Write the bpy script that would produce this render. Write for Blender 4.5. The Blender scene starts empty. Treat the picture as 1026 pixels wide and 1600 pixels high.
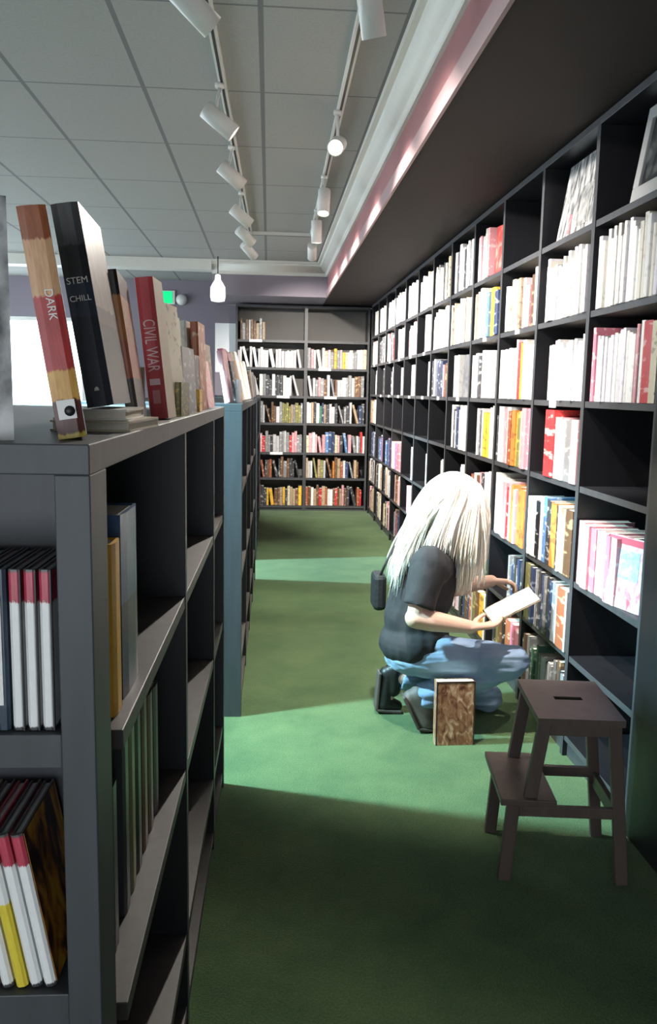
import bpy, bmesh, math, random
from mathutils import Vector, Matrix, Euler, noise

S = bpy.context.scene
COL = S.collection
RNG = random.Random(11)
PI = math.pi
ORD = ['zeroth', 'first', 'second', 'third', 'fourth', 'fifth', 'sixth', 'seventh', 'eighth', 'ninth', 'tenth',
       'eleventh', 'twelfth', 'thirteenth', 'fourteenth', 'fifteenth', 'sixteenth', 'seventeenth', 'eighteenth',
       'nineteenth', 'twentieth'] + ['twenty-' + w for w in ('first', 'second', 'third', 'fourth', 'fifth', 'sixth',
       'seventh', 'eighth', 'ninth')] + ['thirtieth'] + ['thirty-' + w for w in ('first', 'second', 'third', 'fourth',
       'fifth', 'sixth', 'seventh', 'eighth', 'ninth')]

# ------------------------------------------------------------------ materials
def new_mat(name):
    m = bpy.data.materials.new(name)
    m.use_nodes = True
    nt = m.node_tree
    b = nt.nodes['Principled BSDF']
    return m, nt, b

def plain(name, col, rough=0.5, metal=0.0, noise_amt=0.0, scale=20.0, bump=0.0, spec=0.5):
    m, nt, b = new_mat(name)
    b.inputs['Roughness'].default_value = rough
    b.inputs['Metallic'].default_value = metal
    b.inputs['Specular IOR Level'].default_value = spec
    tc = nt.nodes.new('ShaderNodeTexCoord')
    nz = nt.nodes.new('ShaderNodeTexNoise')
    nz.inputs['Scale'].default_value = scale
    nz.inputs['Detail'].default_value = 4
    nt.links.new(tc.outputs['Object'], nz.inputs['Vector'])
    mx = nt.nodes.new('ShaderNodeMix'); mx.data_type = 'RGBA'
    k = noise_amt
    mx.inputs[6].default_value = (*[c * (1 - k) for c in col], 1)
    mx.inputs[7].default_value = (*[min(1, c * (1 + k)) for c in col], 1)
    nt.links.new(nz.outputs['Fac'], mx.inputs[0])
    nt.links.new(mx.outputs[2], b.inputs['Base Color'])
    if bump:
        bp = nt.nodes.new('ShaderNodeBump'); bp.inputs['Strength'].default_value = bump
        bp.inputs['Distance'].default_value = 0.01
        nt.links.new(nz.outputs['Fac'], bp.inputs['Height'])
        nt.links.new(bp.outputs['Normal'], b.inputs['Normal'])
    return m

def emit(name, col, strength):
    m, nt, b = new_mat(name)
    b.inputs['Base Color'].default_value = (*col, 1)
    b.inputs['Emission Color'].default_value = (*col, 1)
    b.inputs['Emission Strength'].default_value = strength
    return m

def wood(name, col, k=0.35, rough=0.45, stretch=(1, 1, 0.12), scale=30):
    m, nt, b = new_mat(name)
    b.inputs['Roughness'].default_value = rough
    tc = nt.nodes.new('ShaderNodeTexCoord')
    mp = nt.nodes.new('ShaderNodeMapping'); mp.inputs['Scale'].default_value = stretch
    nz = nt.nodes.new('ShaderNodeTexNoise'); nz.inputs['Scale'].default_value = scale; nz.inputs['Detail'].default_value = 6
    nt.links.new(tc.outputs['Object'], mp.inputs['Vector']); nt.links.new(mp.outputs['Vector'], nz.inputs['Vector'])
    mx = nt.nodes.new('ShaderNodeMix'); mx.data_type = 'RGBA'
    mx.inputs[6].default_value = (*[c * (1 - k) for c in col], 1)
    mx.inputs[7].default_value = (*[min(1, c * (1 + k)) for c in col], 1)
    nt.links.new(nz.outputs['Fac'], mx.inputs[0]); nt.links.new(mx.outputs[2], b.inputs['Base Color'])
    bp = nt.nodes.new('ShaderNodeBump'); bp.inputs['Strength'].default_value = 0.08
    nt.links.new(nz.outputs['Fac'], bp.inputs['Height']); nt.links.new(bp.outputs['Normal'], b.inputs['Normal'])
    return m

def carpet_mat():
    m, nt, b = new_mat('green_carpet')
    b.inputs['Roughness'].default_value = 0.95
    b.inputs['Specular IOR Level'].default_value = 0.1
    b.inputs['Sheen Weight'].default_value = 0.15
    tc = nt.nodes.new('ShaderNodeTexCoord')
    n1 = nt.nodes.new('ShaderNodeTexNoise'); n1.inputs['Scale'].default_value = 3.0; n1.inputs['Detail'].default_value = 9; n1.inputs['Roughness'].default_value = 0.68
    n2 = nt.nodes.new('ShaderNodeTexNoise'); n2.inputs['Scale'].default_value = 160; n2.inputs['Detail'].default_value = 2
    for n in (n1, n2): nt.links.new(tc.outputs['Object'], n.inputs['Vector'])
    r = nt.nodes.new('ShaderNodeValToRGB')
    r.color_ramp.elements[0].position = 0.3; r.color_ramp.elements[0].color = (0.054, 0.112, 0.045, 1)
    r.color_ramp.elements[1].position = 0.7; r.color_ramp.elements[1].color = (0.116, 0.182, 0.074, 1)
    nt.links.new(n1.outputs['Fac'], r.inputs[0])
    mx = nt.nodes.new('ShaderNodeMix'); mx.data_type = 'RGBA'; mx.blend_type = 'MULTIPLY'
    mx.inputs[0].default_value = 0.55
    nt.links.new(r.outputs[0], mx.inputs[6])
    r2 = nt.nodes.new('ShaderNodeValToRGB')
    r2.color_ramp.elements[0].position = 0.35; r2.color_ramp.elements[0].color = (0.45, 0.45, 0.45, 1)
    r2.color_ramp.elements[1].position = 0.65; r2.color_ramp.elements[1].color = (1, 1, 1, 1)
    nt.links.new(n2.outputs['Fac'], r2.inputs[0]); nt.links.new(r2.outputs[0], mx.inputs[7])
    nt.links.new(mx.outputs[2], b.inputs['Base Color'])
    bp = nt.nodes.new('ShaderNodeBump'); bp.inputs['Strength'].default_value = 0.5; bp.inputs['Distance'].default_value = 0.01
    nt.links.new(n2.outputs['Fac'], bp.inputs['Height']); nt.links.new(bp.outputs['Normal'], b.inputs['Normal'])
    return m

def ceiling_mat():
    """Grey suspended tiles: 0.61 x 0.925 grid lines."""
    m, nt, b = new_mat('ceiling_tiles')
    b.inputs['Roughness'].default_value = 0.9
    tc = nt.nodes.new('ShaderNodeTexCoord')
    sep = nt.nodes.new('ShaderNodeSeparateXYZ'); nt.links.new(tc.outputs['Object'], sep.inputs[0])
    def math_(op, a, v):
        n = nt.nodes.new('ShaderNodeMath'); n.operation = op
        if isinstance(a, (int, float)): n.inputs[0].default_value = a
        else: nt.links.new(a, n.inputs[0])
        if v is not None:
            if isinstance(v, (int, float)): n.inputs[1].default_value = v
            else: nt.links.new(v, n.inputs[1])
        return n.outputs[0]
    def line(axis, off, period, half):
        a = math_('ADD', sep.outputs[axis], off)
        a = math_('DIVIDE', a, period)
        a = math_('FRACT', a, None)
        a = math_('SUBTRACT', a, 0.5)
        a = math_('ABSOLUTE', a, None)
        return math_('GREATER_THAN', a, 0.5 - half / period)
    lx = line('X', 100 * 0.58 + 0.045, 0.58, 0.011)
    ly = line('Y', 100 * 0.935 - 3.44, 0.935, 0.007)
    ln = math_('MAXIMUM', lx, ly)
    nz = nt.nodes.new('ShaderNodeTexNoise'); nz.inputs['Scale'].default_value = 90; nz.inputs['Detail'].default_value = 4
    nt.links.new(tc.outputs['Object'], nz.inputs['Vector'])
    r = nt.nodes.new('ShaderNodeValToRGB')
    r.color_ramp.elements[0].color = (0.29, 0.29, 0.275, 1); r.color_ramp.elements[1].color = (0.38, 0.38, 0.365, 1)
    nt.links.new(nz.outputs['Fac'], r.inputs[0])
    mx = nt.nodes.new('ShaderNodeMix'); mx.data_type = 'RGBA'
    mx.inputs[7].default_value = (0.17, 0.17, 0.17, 1)
    nt.links.new(ln, mx.inputs[0]); nt.links.new(r.outputs[0], mx.inputs[6])
    nt.links.new(mx.outputs[2], b.inputs['Base Color'])
    return m

# cover colours: key -> (base, ink, word used in labels)
PAL = {
    'white': ((0.86, 0.85, 0.84), (0.30, 0.30, 0.33), 'white'),
    'ivory': ((0.80, 0.76, 0.68), (0.25, 0.20, 0.18), 'ivory'),
    'lilac': ((0.72, 0.68, 0.74), (0.30, 0.25, 0.40), 'pale lilac'),
    'palegrey': ((0.62, 0.62, 0.64), (0.18, 0.18, 0.22), 'pale grey'),
    'grey': ((0.27, 0.27, 0.28), (0.70, 0.70, 0.70), 'grey'),
    'cream': ((0.74, 0.66, 0.48), (0.22, 0.15, 0.10), 'cream'),
    'palepink': ((0.72, 0.36, 0.40), (0.85, 0.80, 0.80), 'pale pink'),
    'pink': ((0.66, 0.22, 0.30), (0.90, 0.80, 0.80), 'pink'),
    'red': ((0.55, 0.045, 0.05), (0.85, 0.65, 0.60), 'red'),
    'orange': ((0.72, 0.28, 0.07), (0.20, 0.10, 0.05), 'orange'),
    'rust': ((0.40, 0.12, 0.06), (0.80, 0.62, 0.45), 'rust-coloured'),
    'yellow': ((0.85, 0.50, 0.06), (0.10, 0.08, 0.05), 'yellow'),
    'brown': ((0.16, 0.085, 0.05), (0.66, 0.48, 0.28), 'brown'),
    'tan': ((0.45, 0.33, 0.22), (0.14, 0.09, 0.06), 'tan'),
    'navy': ((0.045, 0.065, 0.14), (0.55, 0.60, 0.70), 'navy'),
    'blue': ((0.12, 0.25, 0.50), (0.80, 0.85, 0.90), 'blue'),
    'black': ((0.018, 0.018, 0.022), (0.60, 0.60, 0.60), 'black'),
    'charcoal': ((0.06, 0.06, 0.07), (0.66, 0.64, 0.62), 'charcoal'),
    'green': ((0.08, 0.20, 0.13), (0.75, 0.75, 0.60), 'green'),
    'olive': ((0.22, 0.21, 0.09), (0.75, 0.62, 0.15), 'olive'),
    'purple': ((0.34, 0.20, 0.42), (0.85, 0.70, 0.80), 'purple'),
}
COVER = {}
def cover_mat(key):
    """Printed cover: base colour with a broken, type-like ink pattern from each book's own UVs."""
    if key in COVER: return COVER[key]
    base, ink, _ = PAL[key]
    m, nt, b = new_mat('cover_' + key)
    b.inputs['Roughness'].default_value = 0.38
    uv = nt.nodes.new('ShaderNodeUVMap'); uv.uv_map = 'UVMap'
    at = nt.nodes.new('ShaderNodeAttribute'); at.attribute_name = 'rnd'
    sep = nt.nodes.new('ShaderNodeSeparateXYZ'); nt.links.new(uv.outputs[0], sep.inputs[0])
    mul = nt.nodes.new('ShaderNodeMath'); mul.operation = 'MULTIPLY'; mul.inputs[1].default_value = 91.0
    nt.links.new(at.outputs['Fac'], mul.inputs[0])
    cmb = nt.nodes.new('ShaderNodeCombineXYZ')
    sx = nt.nodes.new('ShaderNodeMath'); sx.operation = 'MULTIPLY'; sx.inputs[1].default_value = 1.6
    sy = nt.nodes.new('ShaderNodeMath'); sy.operation = 'MULTIPLY'; sy.inputs[1].default_value = 9.0
    nt.links.new(sep.outputs['X'], sx.inputs[0]); nt.links.new(sep.outputs['Y'], sy.inputs[0])
    nt.links.new(sx.outputs[0], cmb.inputs[0]); nt.links.new(sy.outputs[0], cmb.inputs[1]); nt.links.new(mul.outputs[0], cmb.inputs[2])
    nz = nt.nodes.new('ShaderNodeTexNoise'); nz.inputs['Scale'].default_value = 1.0; nz.inputs['Detail'].default_value = 3
    nt.links.new(cmb.outputs[0], nz.inputs['Vector'])
    r = nt.nodes.new('ShaderNodeValToRGB')
    r.color_ramp.elements[0].position = 0.57; r.color_ramp.elements[0].color = (*base, 1)
    r.color_ramp.elements[1].position = 0.64; r.color_ramp.elements[1].color = (*[(p * (.75 if min(base) > .5 else .35) + q * (.25 if min(base) > .5 else .65)) for p, q in zip(base, ink)], 1)
    nt.links.new(nz.outputs['Fac'], r.inputs[0])
    # per-book variation of lightness
    hs = nt.nodes.new('ShaderNodeHueSaturation')
    mr = nt.nodes.new('ShaderNodeMapRange'); mr.inputs[3].default_value = 0.78; mr.inputs[4].default_value = 1.12
    nt.links.new(at.outputs['Fac'], mr.inputs[0]); nt.links.new(mr.outputs[0], hs.inputs['Value'])
    nt.links.new(r.outputs[0], hs.inputs['Color'])
    nt.links.new(hs.outputs[0], b.inputs['Base Color'])
    COVER[key] = m
    return m

def art_mat(name, cols, scale=4.0, seed=0.0, rough=0.35, stretch=(1, 1, 1)):
    """Printed cover artwork: blotchy picture in the given colours."""
    m, nt, b = new_mat(name)
    b.inputs['Roughness'].default_value = rough
    tc = nt.nodes.new('ShaderNodeTexCoord')
    mp = nt.nodes.new('ShaderNodeMapping'); mp.inputs['Location'].default_value = (seed, seed * 2, seed * 3)
    mp.inputs['Scale'].default_value = stretch
    nt.links.new(tc.outputs['Generated'], mp.inputs['Vector'])
    nz = nt.nodes.new('ShaderNodeTexNoise'); nz.inputs['Scale'].default_value = scale; nz.inputs['Detail'].default_value = 4
    nz.inputs['Distortion'].default_value = 1.2
    nt.links.new(mp.outputs[0], nz.inputs['Vector'])
    r = nt.nodes.new('ShaderNodeValToRGB')
    e = r.color_ramp.elements
    n = len(cols)
    for i, c in enumerate(cols):
        p = 0.32 + 0.36 * i / (n - 1)
        k = e[0] if i == 0 else (e[-1] if i == n - 1 else None)
        if k is None: k = e.new(p)
        else: k.position = p
        k.color = (*c, 1)
    nt.links.new(nz.outputs['Fac'], r.inputs[0]); nt.links.new(r.outputs[0], b.inputs['Base Color'])
    return m

def zone_mat(name, zones, rough=0.35, ink=None):
    """Printed spine: flat colour zones by height (Generated Z), list of (upper limit, colour)."""
    m, nt, b = new_mat(name)
    b.inputs['Roughness'].default_value = rough
    tc = nt.nodes.new('ShaderNodeTexCoord')
    sep = nt.nodes.new('ShaderNodeSeparateXYZ'); nt.links.new(tc.outputs['Generated'], sep.inputs[0])
    nz = nt.nodes.new('ShaderNodeTexNoise'); nz.inputs['Scale'].default_value = 7; nz.inputs['Detail'].default_value = 3
    nt.links.new(tc.outputs['Generated'], nz.inputs['Vector'])
    ad = nt.nodes.new('ShaderNodeMath'); ad.operation = 'MULTIPLY_ADD'; ad.inputs[1].default_value = 0.04
    nt.links.new(nz.outputs['Fac'], ad.inputs[0])
    sb = nt.nodes.new('ShaderNodeMath'); sb.operation = 'SUBTRACT'; sb.inputs[1].default_value = 0.02
    nt.links.new(sep.outputs['Z'], sb.inputs[0]); nt.links.new(sb.outputs[0], ad.inputs[2])
    r = nt.nodes.new('ShaderNodeValToRGB'); r.color_ramp.interpolation = 'LINEAR'
    e = r.color_ramp.elements
    pts = []
    lo = 0.0
    for up, c in zones:
        pts.append((lo + 0.004, c)); pts.append((up - 0.004, c)); lo = up
    for i, (p, c) in enumerate(pts):
        p = min(1, max(0, p))
        k = e[0] if i == 0 else (e[-1] if i == len(pts) - 1 else None)
        if k is None: k = e.new(p)
        else: k.position = p
        k.color = (*c, 1)
    nt.links.new(ad.outputs[0], r.inputs[0])
    n2 = nt.nodes.new('ShaderNodeTexNoise'); n2.inputs['Scale'].default_value = 9; n2.inputs['Detail'].default_value = 4
    nt.links.new(tc.outputs['Generated'], n2.inputs['Vector'])
    mx = nt.nodes.new('ShaderNodeMix'); mx.data_type = 'RGBA'; mx.blend_type = 'OVERLAY'; mx.inputs[0].default_value = 0.5
    nt.links.new(r.outputs[0], mx.inputs[6]); nt.links.new(n2.outputs['Fac'], mx.inputs[7])
    nt.links.new(mx.outputs[2], b.inputs['Base Color'])
    return m

M = {}
M['carpet'] = carpet_mat()
M['ceiling'] = ceiling_mat()
M['black_wood'] = wood('black_stained_wood', (0.011, 0.011, 0.014), rough=0.40)
M['back_wood'] = wood('black_back_panel', (0.007, 0.007, 0.010), rough=0.6)
M['edge'] = wood('gloss_lightened_edge_band', (0.060, 0.061, 0.068), rough=0.45)  # front edges lightened in colour, standing in for gloss on black wood
M['char_wood'] = wood('charcoal_painted_wood', (0.052, 0.056, 0.064), rough=0.5)
M['char_shelf'] = wood('charcoal_shelf_board', (0.052, 0.047, 0.044), rough=0.5)
M['stool_wood'] = wood('dark_brown_stained_wood', (0.095, 0.070, 0.060), rough=0.45)
M['pages'] = plain('book_pages', (0.74, 0.70, 0.60), 0.8, noise_amt=0.15, scale=200)
M['white_paint'] = plain('white_paint', (0.74, 0.73, 0.70), 0.5, noise_amt=0.04)
M['crown_paint'] = plain('ivory_crown_paint', (0.66, 0.65, 0.60), 0.5, noise_amt=0.04)
M['mauve'] = plain('mauve_red_paint', (0.34, 0.145, 0.15), 0.7, noise_amt=0.12, scale=3)
M['palemauve'] = plain('pale_pink_strip', (0.40, 0.27, 0.28), 0.7, noise_amt=0.06, scale=3)
M['purple'] = plain('purple_grey_paint', (0.235, 0.205, 0.245), 0.8, noise_amt=0.1, scale=2)
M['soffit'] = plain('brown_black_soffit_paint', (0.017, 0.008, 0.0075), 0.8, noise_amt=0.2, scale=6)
M['wall'] = plain('off_white_wall_paint', (0.6, 0.6, 0.58), 0.8, noise_amt=0.05)
M['lamp_white'] = plain('white_lamp_metal', (0.72, 0.71, 0.68), 0.35)
M['dark_metal'] = plain('dark_metal', (0.05, 0.05, 0.05), 0.4, metal=0.6)
M['lens'] = emit('lamp_lens', (1.0, 0.93, 0.82), 9.0)
M['day'] = emit('daylight_glass', (0.80, 0.91, 1.0), 1.8)
M['exit_green'] = emit('green_sign_light', (0.0, 0.62, 0.20), .33)
M['paper'] = plain('white_paper', (0.86, 0.87, 0.88), 0.6)
M['tag'] = plain('white_tag', (0.85, 0.85, 0.85), 0.5)
M['skin'] = plain('skin', (0.72, 0.46, 0.35), 0.5, noise_amt=0.06, scale=12)
M['shirt'] = plain('black_cotton', (0.022, 0.022, 0.025), 0.85, noise_amt=0.25, scale=40, bump=0.15)
M['shoe'] = plain('black_leather', (0.015, 0.015, 0.016), 0.45)
M['shoe_grey'] = plain('grey_brown_leather', (0.13, 0.105, 0.095), 0.6, noise_amt=0.2)
M['sole'] = plain('worn_rubber_sole', (0.075, 0.062, 0.054), 0.8, noise_amt=0.3, scale=30)
M['bag'] = plain('black_nylon', (0.012, 0.012, 0.013), 0.6, bump=0.2, scale=60)

def denim():
    m, nt, b = new_mat('washed_denim')
    b.inputs['Roughness'].default_value = 0.85
    tc = nt.nodes.new('ShaderNodeTexCoord')
    n1 = nt.nodes.new('ShaderNodeTexNoise'); n1.inputs['Scale'].default_value = 5; n1.inputs['Detail'].default_value = 6
    n2 = nt.nodes.new('ShaderNodeTexNoise'); n2.inputs['Scale'].default_value = 260
    for n in (n1, n2): nt.links.new(tc.outputs['Object'], n.inputs['Vector'])
    r = nt.nodes.new('ShaderNodeValToRGB')
    r.color_ramp.elements[0].position = 0.35; r.color_ramp.elements[0].color = (0.17, 0.26, 0.42, 1)
    r.color_ramp.elements[1].position = 0.68; r.color_ramp.elements[1].color = (0.33, 0.44, 0.60, 1)
    nt.links.new(n1.outputs['Fac'], r.inputs[0]); nt.links.new(r.outputs[0], b.inputs['Base Color'])
    bp = nt.nodes.new('ShaderNodeBump'); bp.inputs['Strength'].default_value = 0.2
    nt.links.new(n2.outputs['Fac'], bp.inputs['Height']); nt.links.new(bp.outputs['Normal'], b.inputs['Normal'])
    return m
M['denim'] = denim()

def hair_mat():
    m, nt, b = new_mat('white_blond_hair')
    b.inputs['Roughness'].default_value = 0.5
    tc = nt.nodes.new('ShaderNodeTexCoord')
    n1 = nt.nodes.new('ShaderNodeTexNoise'); n1.inputs['Scale'].default_value = 14; n1.inputs['Detail'].default_value = 3
    nt.links.new(tc.outputs['Object'], n1.inputs['Vector'])
    r = nt.nodes.new('ShaderNodeValToRGB')
    r.color_ramp.elements[0].position = 0.3; r.color_ramp.elements[0].color = (0.78, 0.72, 0.60, 1)
    r.color_ramp.elements[1].position = 0.6; r.color_ramp.elements[1].color = (0.92, 0.89, 0.82, 1)
    nt.links.new(n1.outputs['Fac'], r.inputs[0]); nt.links.new(r.outputs[0], b.inputs['Base Color'])
    return m
M['hair'] = hair_mat()

def wrap_mat():
    """Plastic-wrapped grey printed matter: streaky glossy reflections painted into the base colour."""
    m, nt, b = new_mat('plastic_wrapped_print')
    b.inputs['Roughness'].default_value = 0.22
    b.inputs['Coat Weight'].default_value = 0.5
    tc = nt.nodes.new('ShaderNodeTexCoord')
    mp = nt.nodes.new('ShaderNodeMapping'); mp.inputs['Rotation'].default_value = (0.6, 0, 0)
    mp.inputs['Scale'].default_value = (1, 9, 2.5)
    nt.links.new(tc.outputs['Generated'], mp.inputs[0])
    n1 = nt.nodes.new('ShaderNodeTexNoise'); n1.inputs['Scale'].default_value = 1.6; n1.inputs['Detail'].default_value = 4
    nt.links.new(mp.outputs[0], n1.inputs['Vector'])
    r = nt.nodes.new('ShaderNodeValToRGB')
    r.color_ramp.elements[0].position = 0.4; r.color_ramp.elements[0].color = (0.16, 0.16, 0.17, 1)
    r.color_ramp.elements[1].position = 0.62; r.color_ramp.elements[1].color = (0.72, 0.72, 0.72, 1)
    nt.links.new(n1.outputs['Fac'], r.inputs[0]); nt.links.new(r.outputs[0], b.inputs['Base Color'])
    bp = nt.nodes.new('ShaderNodeBump'); bp.inputs['Strength'].default_value = 0.4; bp.inputs['Distance'].default_value = 0.01
    nt.links.new(n1.outputs['Fac'], bp.inputs['Height']); nt.links.new(bp.outputs['Normal'], b.inputs['Normal'])
    return m
M['wrap'] = wrap_mat()

# ------------------------------------------------------------------ mesh helpers
def tag(o, label, cat, group=None, kind=None):
    o['label'] = label; o['category'] = cat
    if group: o['group'] = group
    if kind: o['kind'] = kind
    return o

def link(name, me, parent=None):
    o = bpy.data.objects.new(name, me); COL.objects.link(o)
    if parent: o.parent = parent
    return o

def thing(name, label, cat, loc=(0, 0, 0), rotz=0.0, group=None):
    o = bpy.data.objects.new(name, None); COL.objects.link(o)
    o.location = loc; o.rotation_euler = (0, 0, rotz); o.empty_display_size = 0.05
    return tag(o, label, cat, group)

class MB:
    def __init__(self): self.v = []; self.f = []; self.mi = []; self.sm = []
    def box(self, a, b, mi=0):
        x0, y0, z0 = a; x1, y1, z1 = b
        n = len(self.v)
        self.v += [(x0, y0, z0), (x1, y0, z0), (x1, y1, z0), (x0, y1, z0), (x0, y0, z1), (x1, y0, z1), (x1, y1, z1), (x0, y1, z1)]
        for q in ((0, 3, 2, 1), (4, 5, 6, 7), (0, 1, 5, 4), (1, 2, 6, 5), (2, 3, 7, 6), (3, 0, 4, 7)):
            self.f.append(tuple(n + i for i in q)); self.mi.append(mi); self.sm.append(False)
        return self
    def hexa(self, pts, mi=0):
        n = len(self.v); self.v += [tuple(p) for p in pts]
        for q in ((0, 3, 2, 1), (4, 5, 6, 7), (0, 1, 5, 4), (1, 2, 6, 5), (2, 3, 7, 6), (3, 0, 4, 7)):
            self.f.append(tuple(n + i for i in q)); self.mi.append(mi); self.sm.append(False)
        return self
    def bar(self, p0, p1, w, d, up=(0, 1, 0), mi=0):
        """rectangular bar from p0 to p1; w across, d along 'up' direction."""
        p0 = Vector(p0); p1 = Vector(p1); ax = (p1 - p0).normalized()
        u = Vector(up); u = (u - ax * u.dot(ax)).normalized(); s = ax.cross(u)
        pts = []
        for p in (p0, p1):
            for a, b in ((-1, -1), (1, -1), (1, 1), (-1, 1)):
                pts.append(p + s * (w / 2 * a) + u * (d / 2 * b))
        return self.hexa(pts, mi)
    def ring_tube(self, pts, rads, seg=12, mi=0, caps=True, smooth=True):
        pts = [Vector(p) for p in pts]
        n0 = len(self.v); prev = None
        for i, p in enumerate(pts):
            t = (pts[min(i + 1, len(pts) - 1)] - pts[max(i - 1, 0)]).normalized()
            if prev is None:
                a = Vector((0, 0, 1)) if abs(t.z) < 0.9 else Vector((1, 0, 0))
                u = (a - t * a.dot(t)).normalized()
            else:
                u = (prev - t * prev.dot(t)).normalized()
            prev = u; w = t.cross(u)
            for k in range(seg):
                an = 2 * PI * k / seg
                self.v.append(tuple(p + (u * math.cos(an) + w * math.sin(an)) * rads[i]))
        for i in range(len(pts) - 1):
            for k in range(seg):
                a = n0 + i * seg + k; b = n0 + i * seg + (k + 1) % seg
                self.f.append((a, b, b + seg, a + seg)); self.mi.append(mi); self.sm.append(smooth)
        if caps:
            self.f.append(tuple(n0 + k for k in reversed(range(seg)))); self.mi.append(mi); self.sm.append(False)
            e = n0 + (len(pts) - 1) * seg
            self.f.append(tuple(e + k for k in range(seg))); self.mi.append(mi); self.sm.append(False)
        return self
    def capsule(self, p0, p1, r0, r1, seg=16, mi=0):
        p0 = Vector(p0); p1 = Vector(p1)
        ax = p1 - p0
        if ax.length < 1e-5: ax = Vector((0, 0, 1e-3))
        d = ax.normalized(); pts = []; rs = []
        for k in range(5):
            an = PI / 2 * (1 - k / 5) ; pts.append(p0 - d * (r0 * math.sin(an))); rs.append(max(1e-4, r0 * math.cos(an)))
        for k in range(0, 5): pts.append(p0.lerp(p1, k / 4)); rs.append(r0 + (r1 - r0) * k / 4)
        for k in range(1, 6):
            an = PI / 2 * k / 5; pts.append(p1 + d * (r1 * math.sin(an))); rs.append(max(1e-4, r1 * math.cos(an)))
        return self.ring_tube(pts, rs, seg, mi)
    def ellipsoid(self, c, r, rot=None, seg=20, rings=12, mi=0):
        n0 = len(self.v); c = Vector(c)
        for i in range(rings + 1):
            th = PI * i / rings
            for k in range(seg):
                ph = 2 * PI * k / seg
                p = Vector((r[0] * math.sin(th) * math.cos(ph), r[1] * math.sin(th) * math.sin(ph), r[2] * math.cos(th)))
                if i in (0, rings): p = Vector((1e-5 * math.cos(ph), 1e-5 * math.sin(ph), p.z))
                if rot is not None: p = rot @ p
                self.v.append(tuple(c + p))
        for i in range(rings):
            for k in range(seg):
                a = n0 + i * seg + k; b = n0 + i * seg + (k + 1) % seg
                self.f.append((a, a + seg, b + seg, b)); self.mi.append(mi); self.sm.append(True)
        return self
    def lathe(self, prof, seg=20, mi=0, c=(0, 0, 0)):
        n0 = len(self.v)
        for r, z in prof:
            for k in range(seg):
                an = 2 * PI * k / seg
                self.v.append((c[0] + r * math.cos(an), c[1] + r * math.sin(an), c[2] + z))
        for i in range(len(prof) - 1):
            for k in range(seg):
                a = n0 + i * seg + k; b = n0 + i * seg + (k + 1) % seg
                self.f.append((a, b, b + seg, a + seg)); self.mi.append(mi); self.sm.append(True)
        return self
    def mesh(self, name, mats):
        me = bpy.data.meshes.new(name)
        me.from_pydata(self.v, [], self.f)
        for m in mats: me.materials.append(m)
        me.polygons.foreach_set('material_index', self.mi)
        me.polygons.foreach_set('use_smooth', self.sm)
        me.update()
        return me
    def edge(self, axis, sign, mi=1):
        for k, f in enumerate(self.f):
            a, b, c = (Vector(self.v[f[i]]) for i in (0, 1, 2))
            n = (b - a).cross(c - b).normalized()
            if n[axis] * sign > .9: self.mi[k] = mi
        return self
    def obj(self, name, mats, parent=None, bevel=0.0):
        if not isinstance(mats, (list, tuple)): mats = [mats]
        o = link(name, self.mesh(name, mats), parent)
        if bevel:
            md = o.modifiers.new('bevel', 'BEVEL'); md.width = bevel; md.segments = 2; md.limit_method = 'ANGLE'
        return o

def boxo(name, a, b, mat, parent=None, bevel=0.0):
    return MB().box(a, b).obj(name, mat, parent, bevel)

def struct(o, label=None):
    o['kind'] = 'structure'
    if label: o['label'] = label
    return o

# ------------------------------------------------------------------ room shell
YF = 11.7
struct(boxo('floor', (-5.1, -2.5, -0.1), (1.7, 11.8, 0), M['carpet']), 'green carpeted floor of the aisle')
struct(boxo('ceiling', (-5.1, -2.5, 2.98), (1.7, 11.8, 3.08), M['ceiling']), 'grey suspended tile ceiling')
struct(boxo('wall_right', (1.60, -2.5, 0), (1.7, 11.8, 2.98), M['back_wood']), 'dark wall behind the tall bookcases')
bw = MB().box((-0.70, 10.96, 0), (1.6, 11.06, 2.60)).box((-0.70, 11.06, 0), (-0.62, YF, 2.98))
struct(bw.obj('wall_back', M['purple']), 'purple grey wall behind the end bookcase')
fw = MB().box((-5.1, YF, 0), (-4.6, YF + .1, 2.98)).box((-2.5, YF, 0), (-0.62, YF + .1, 2.98)) \
    .box((-4.6, YF, 0), (-2.5, YF + .1, 0.4)).box((-4.6, YF, 2.45), (-2.5, YF + .1, 2.98))
struct(fw.obj('wall_far', M['purple']), 'purple grey far wall with the exit sign')
# left street wall with a long shop window
lw = MB().box((-5.1, -2.5, 0), (-5.0, YF, 0.25)).box((-5.1, -2.5, 2.7), (-5.0, YF, 2.98)) \
    .box((-5.1, -2.5, 0.25), (-5.0, 3.5, 2.7)).box((-5.1, 11.2, 0.25), (-5.0, YF, 2.7))
struct(lw.obj('wall_left', M['wall']), 'off-white shop front wall')
w1 = struct(boxo('window_1', (-5.07, 3.5, 0.25), (-5.05, 11.2, 2.7), M['day']), 'shop front window with daylight')
fr = MB()
for y in (3.5, 5.4, 7.3, 9.2, 11.14): fr.box((-5.05, y, 0.25), (-5.0, y + .06, 2.7))
fr.box((-5.05, 3.5, 0.25), (-5.0, 11.2, 0.31)).box((-5.05, 3.5, 2.64), (-5.0, 11.2, 2.7))
fr.obj('window_frame', M['dark_metal'], w1)
w2 = struct(boxo('window_2', (-4.6, YF + .05, 0.4), (-2.5, YF + .07, 2.45), M['day']), 'bright far window')
fr = MB()
for x in (-4.6, -3.56, -2.55): fr.box((x, YF, 0.4), (x + .05, YF + .05, 2.45))
fr.box((-4.6, YF, 0.4), (-2.5, YF + .05, 0.45)).box((-4.6, YF, 2.4), (-2.5, YF + .05, 2.45))
fr.obj('window_frame', M['white_paint'], w2)

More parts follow.
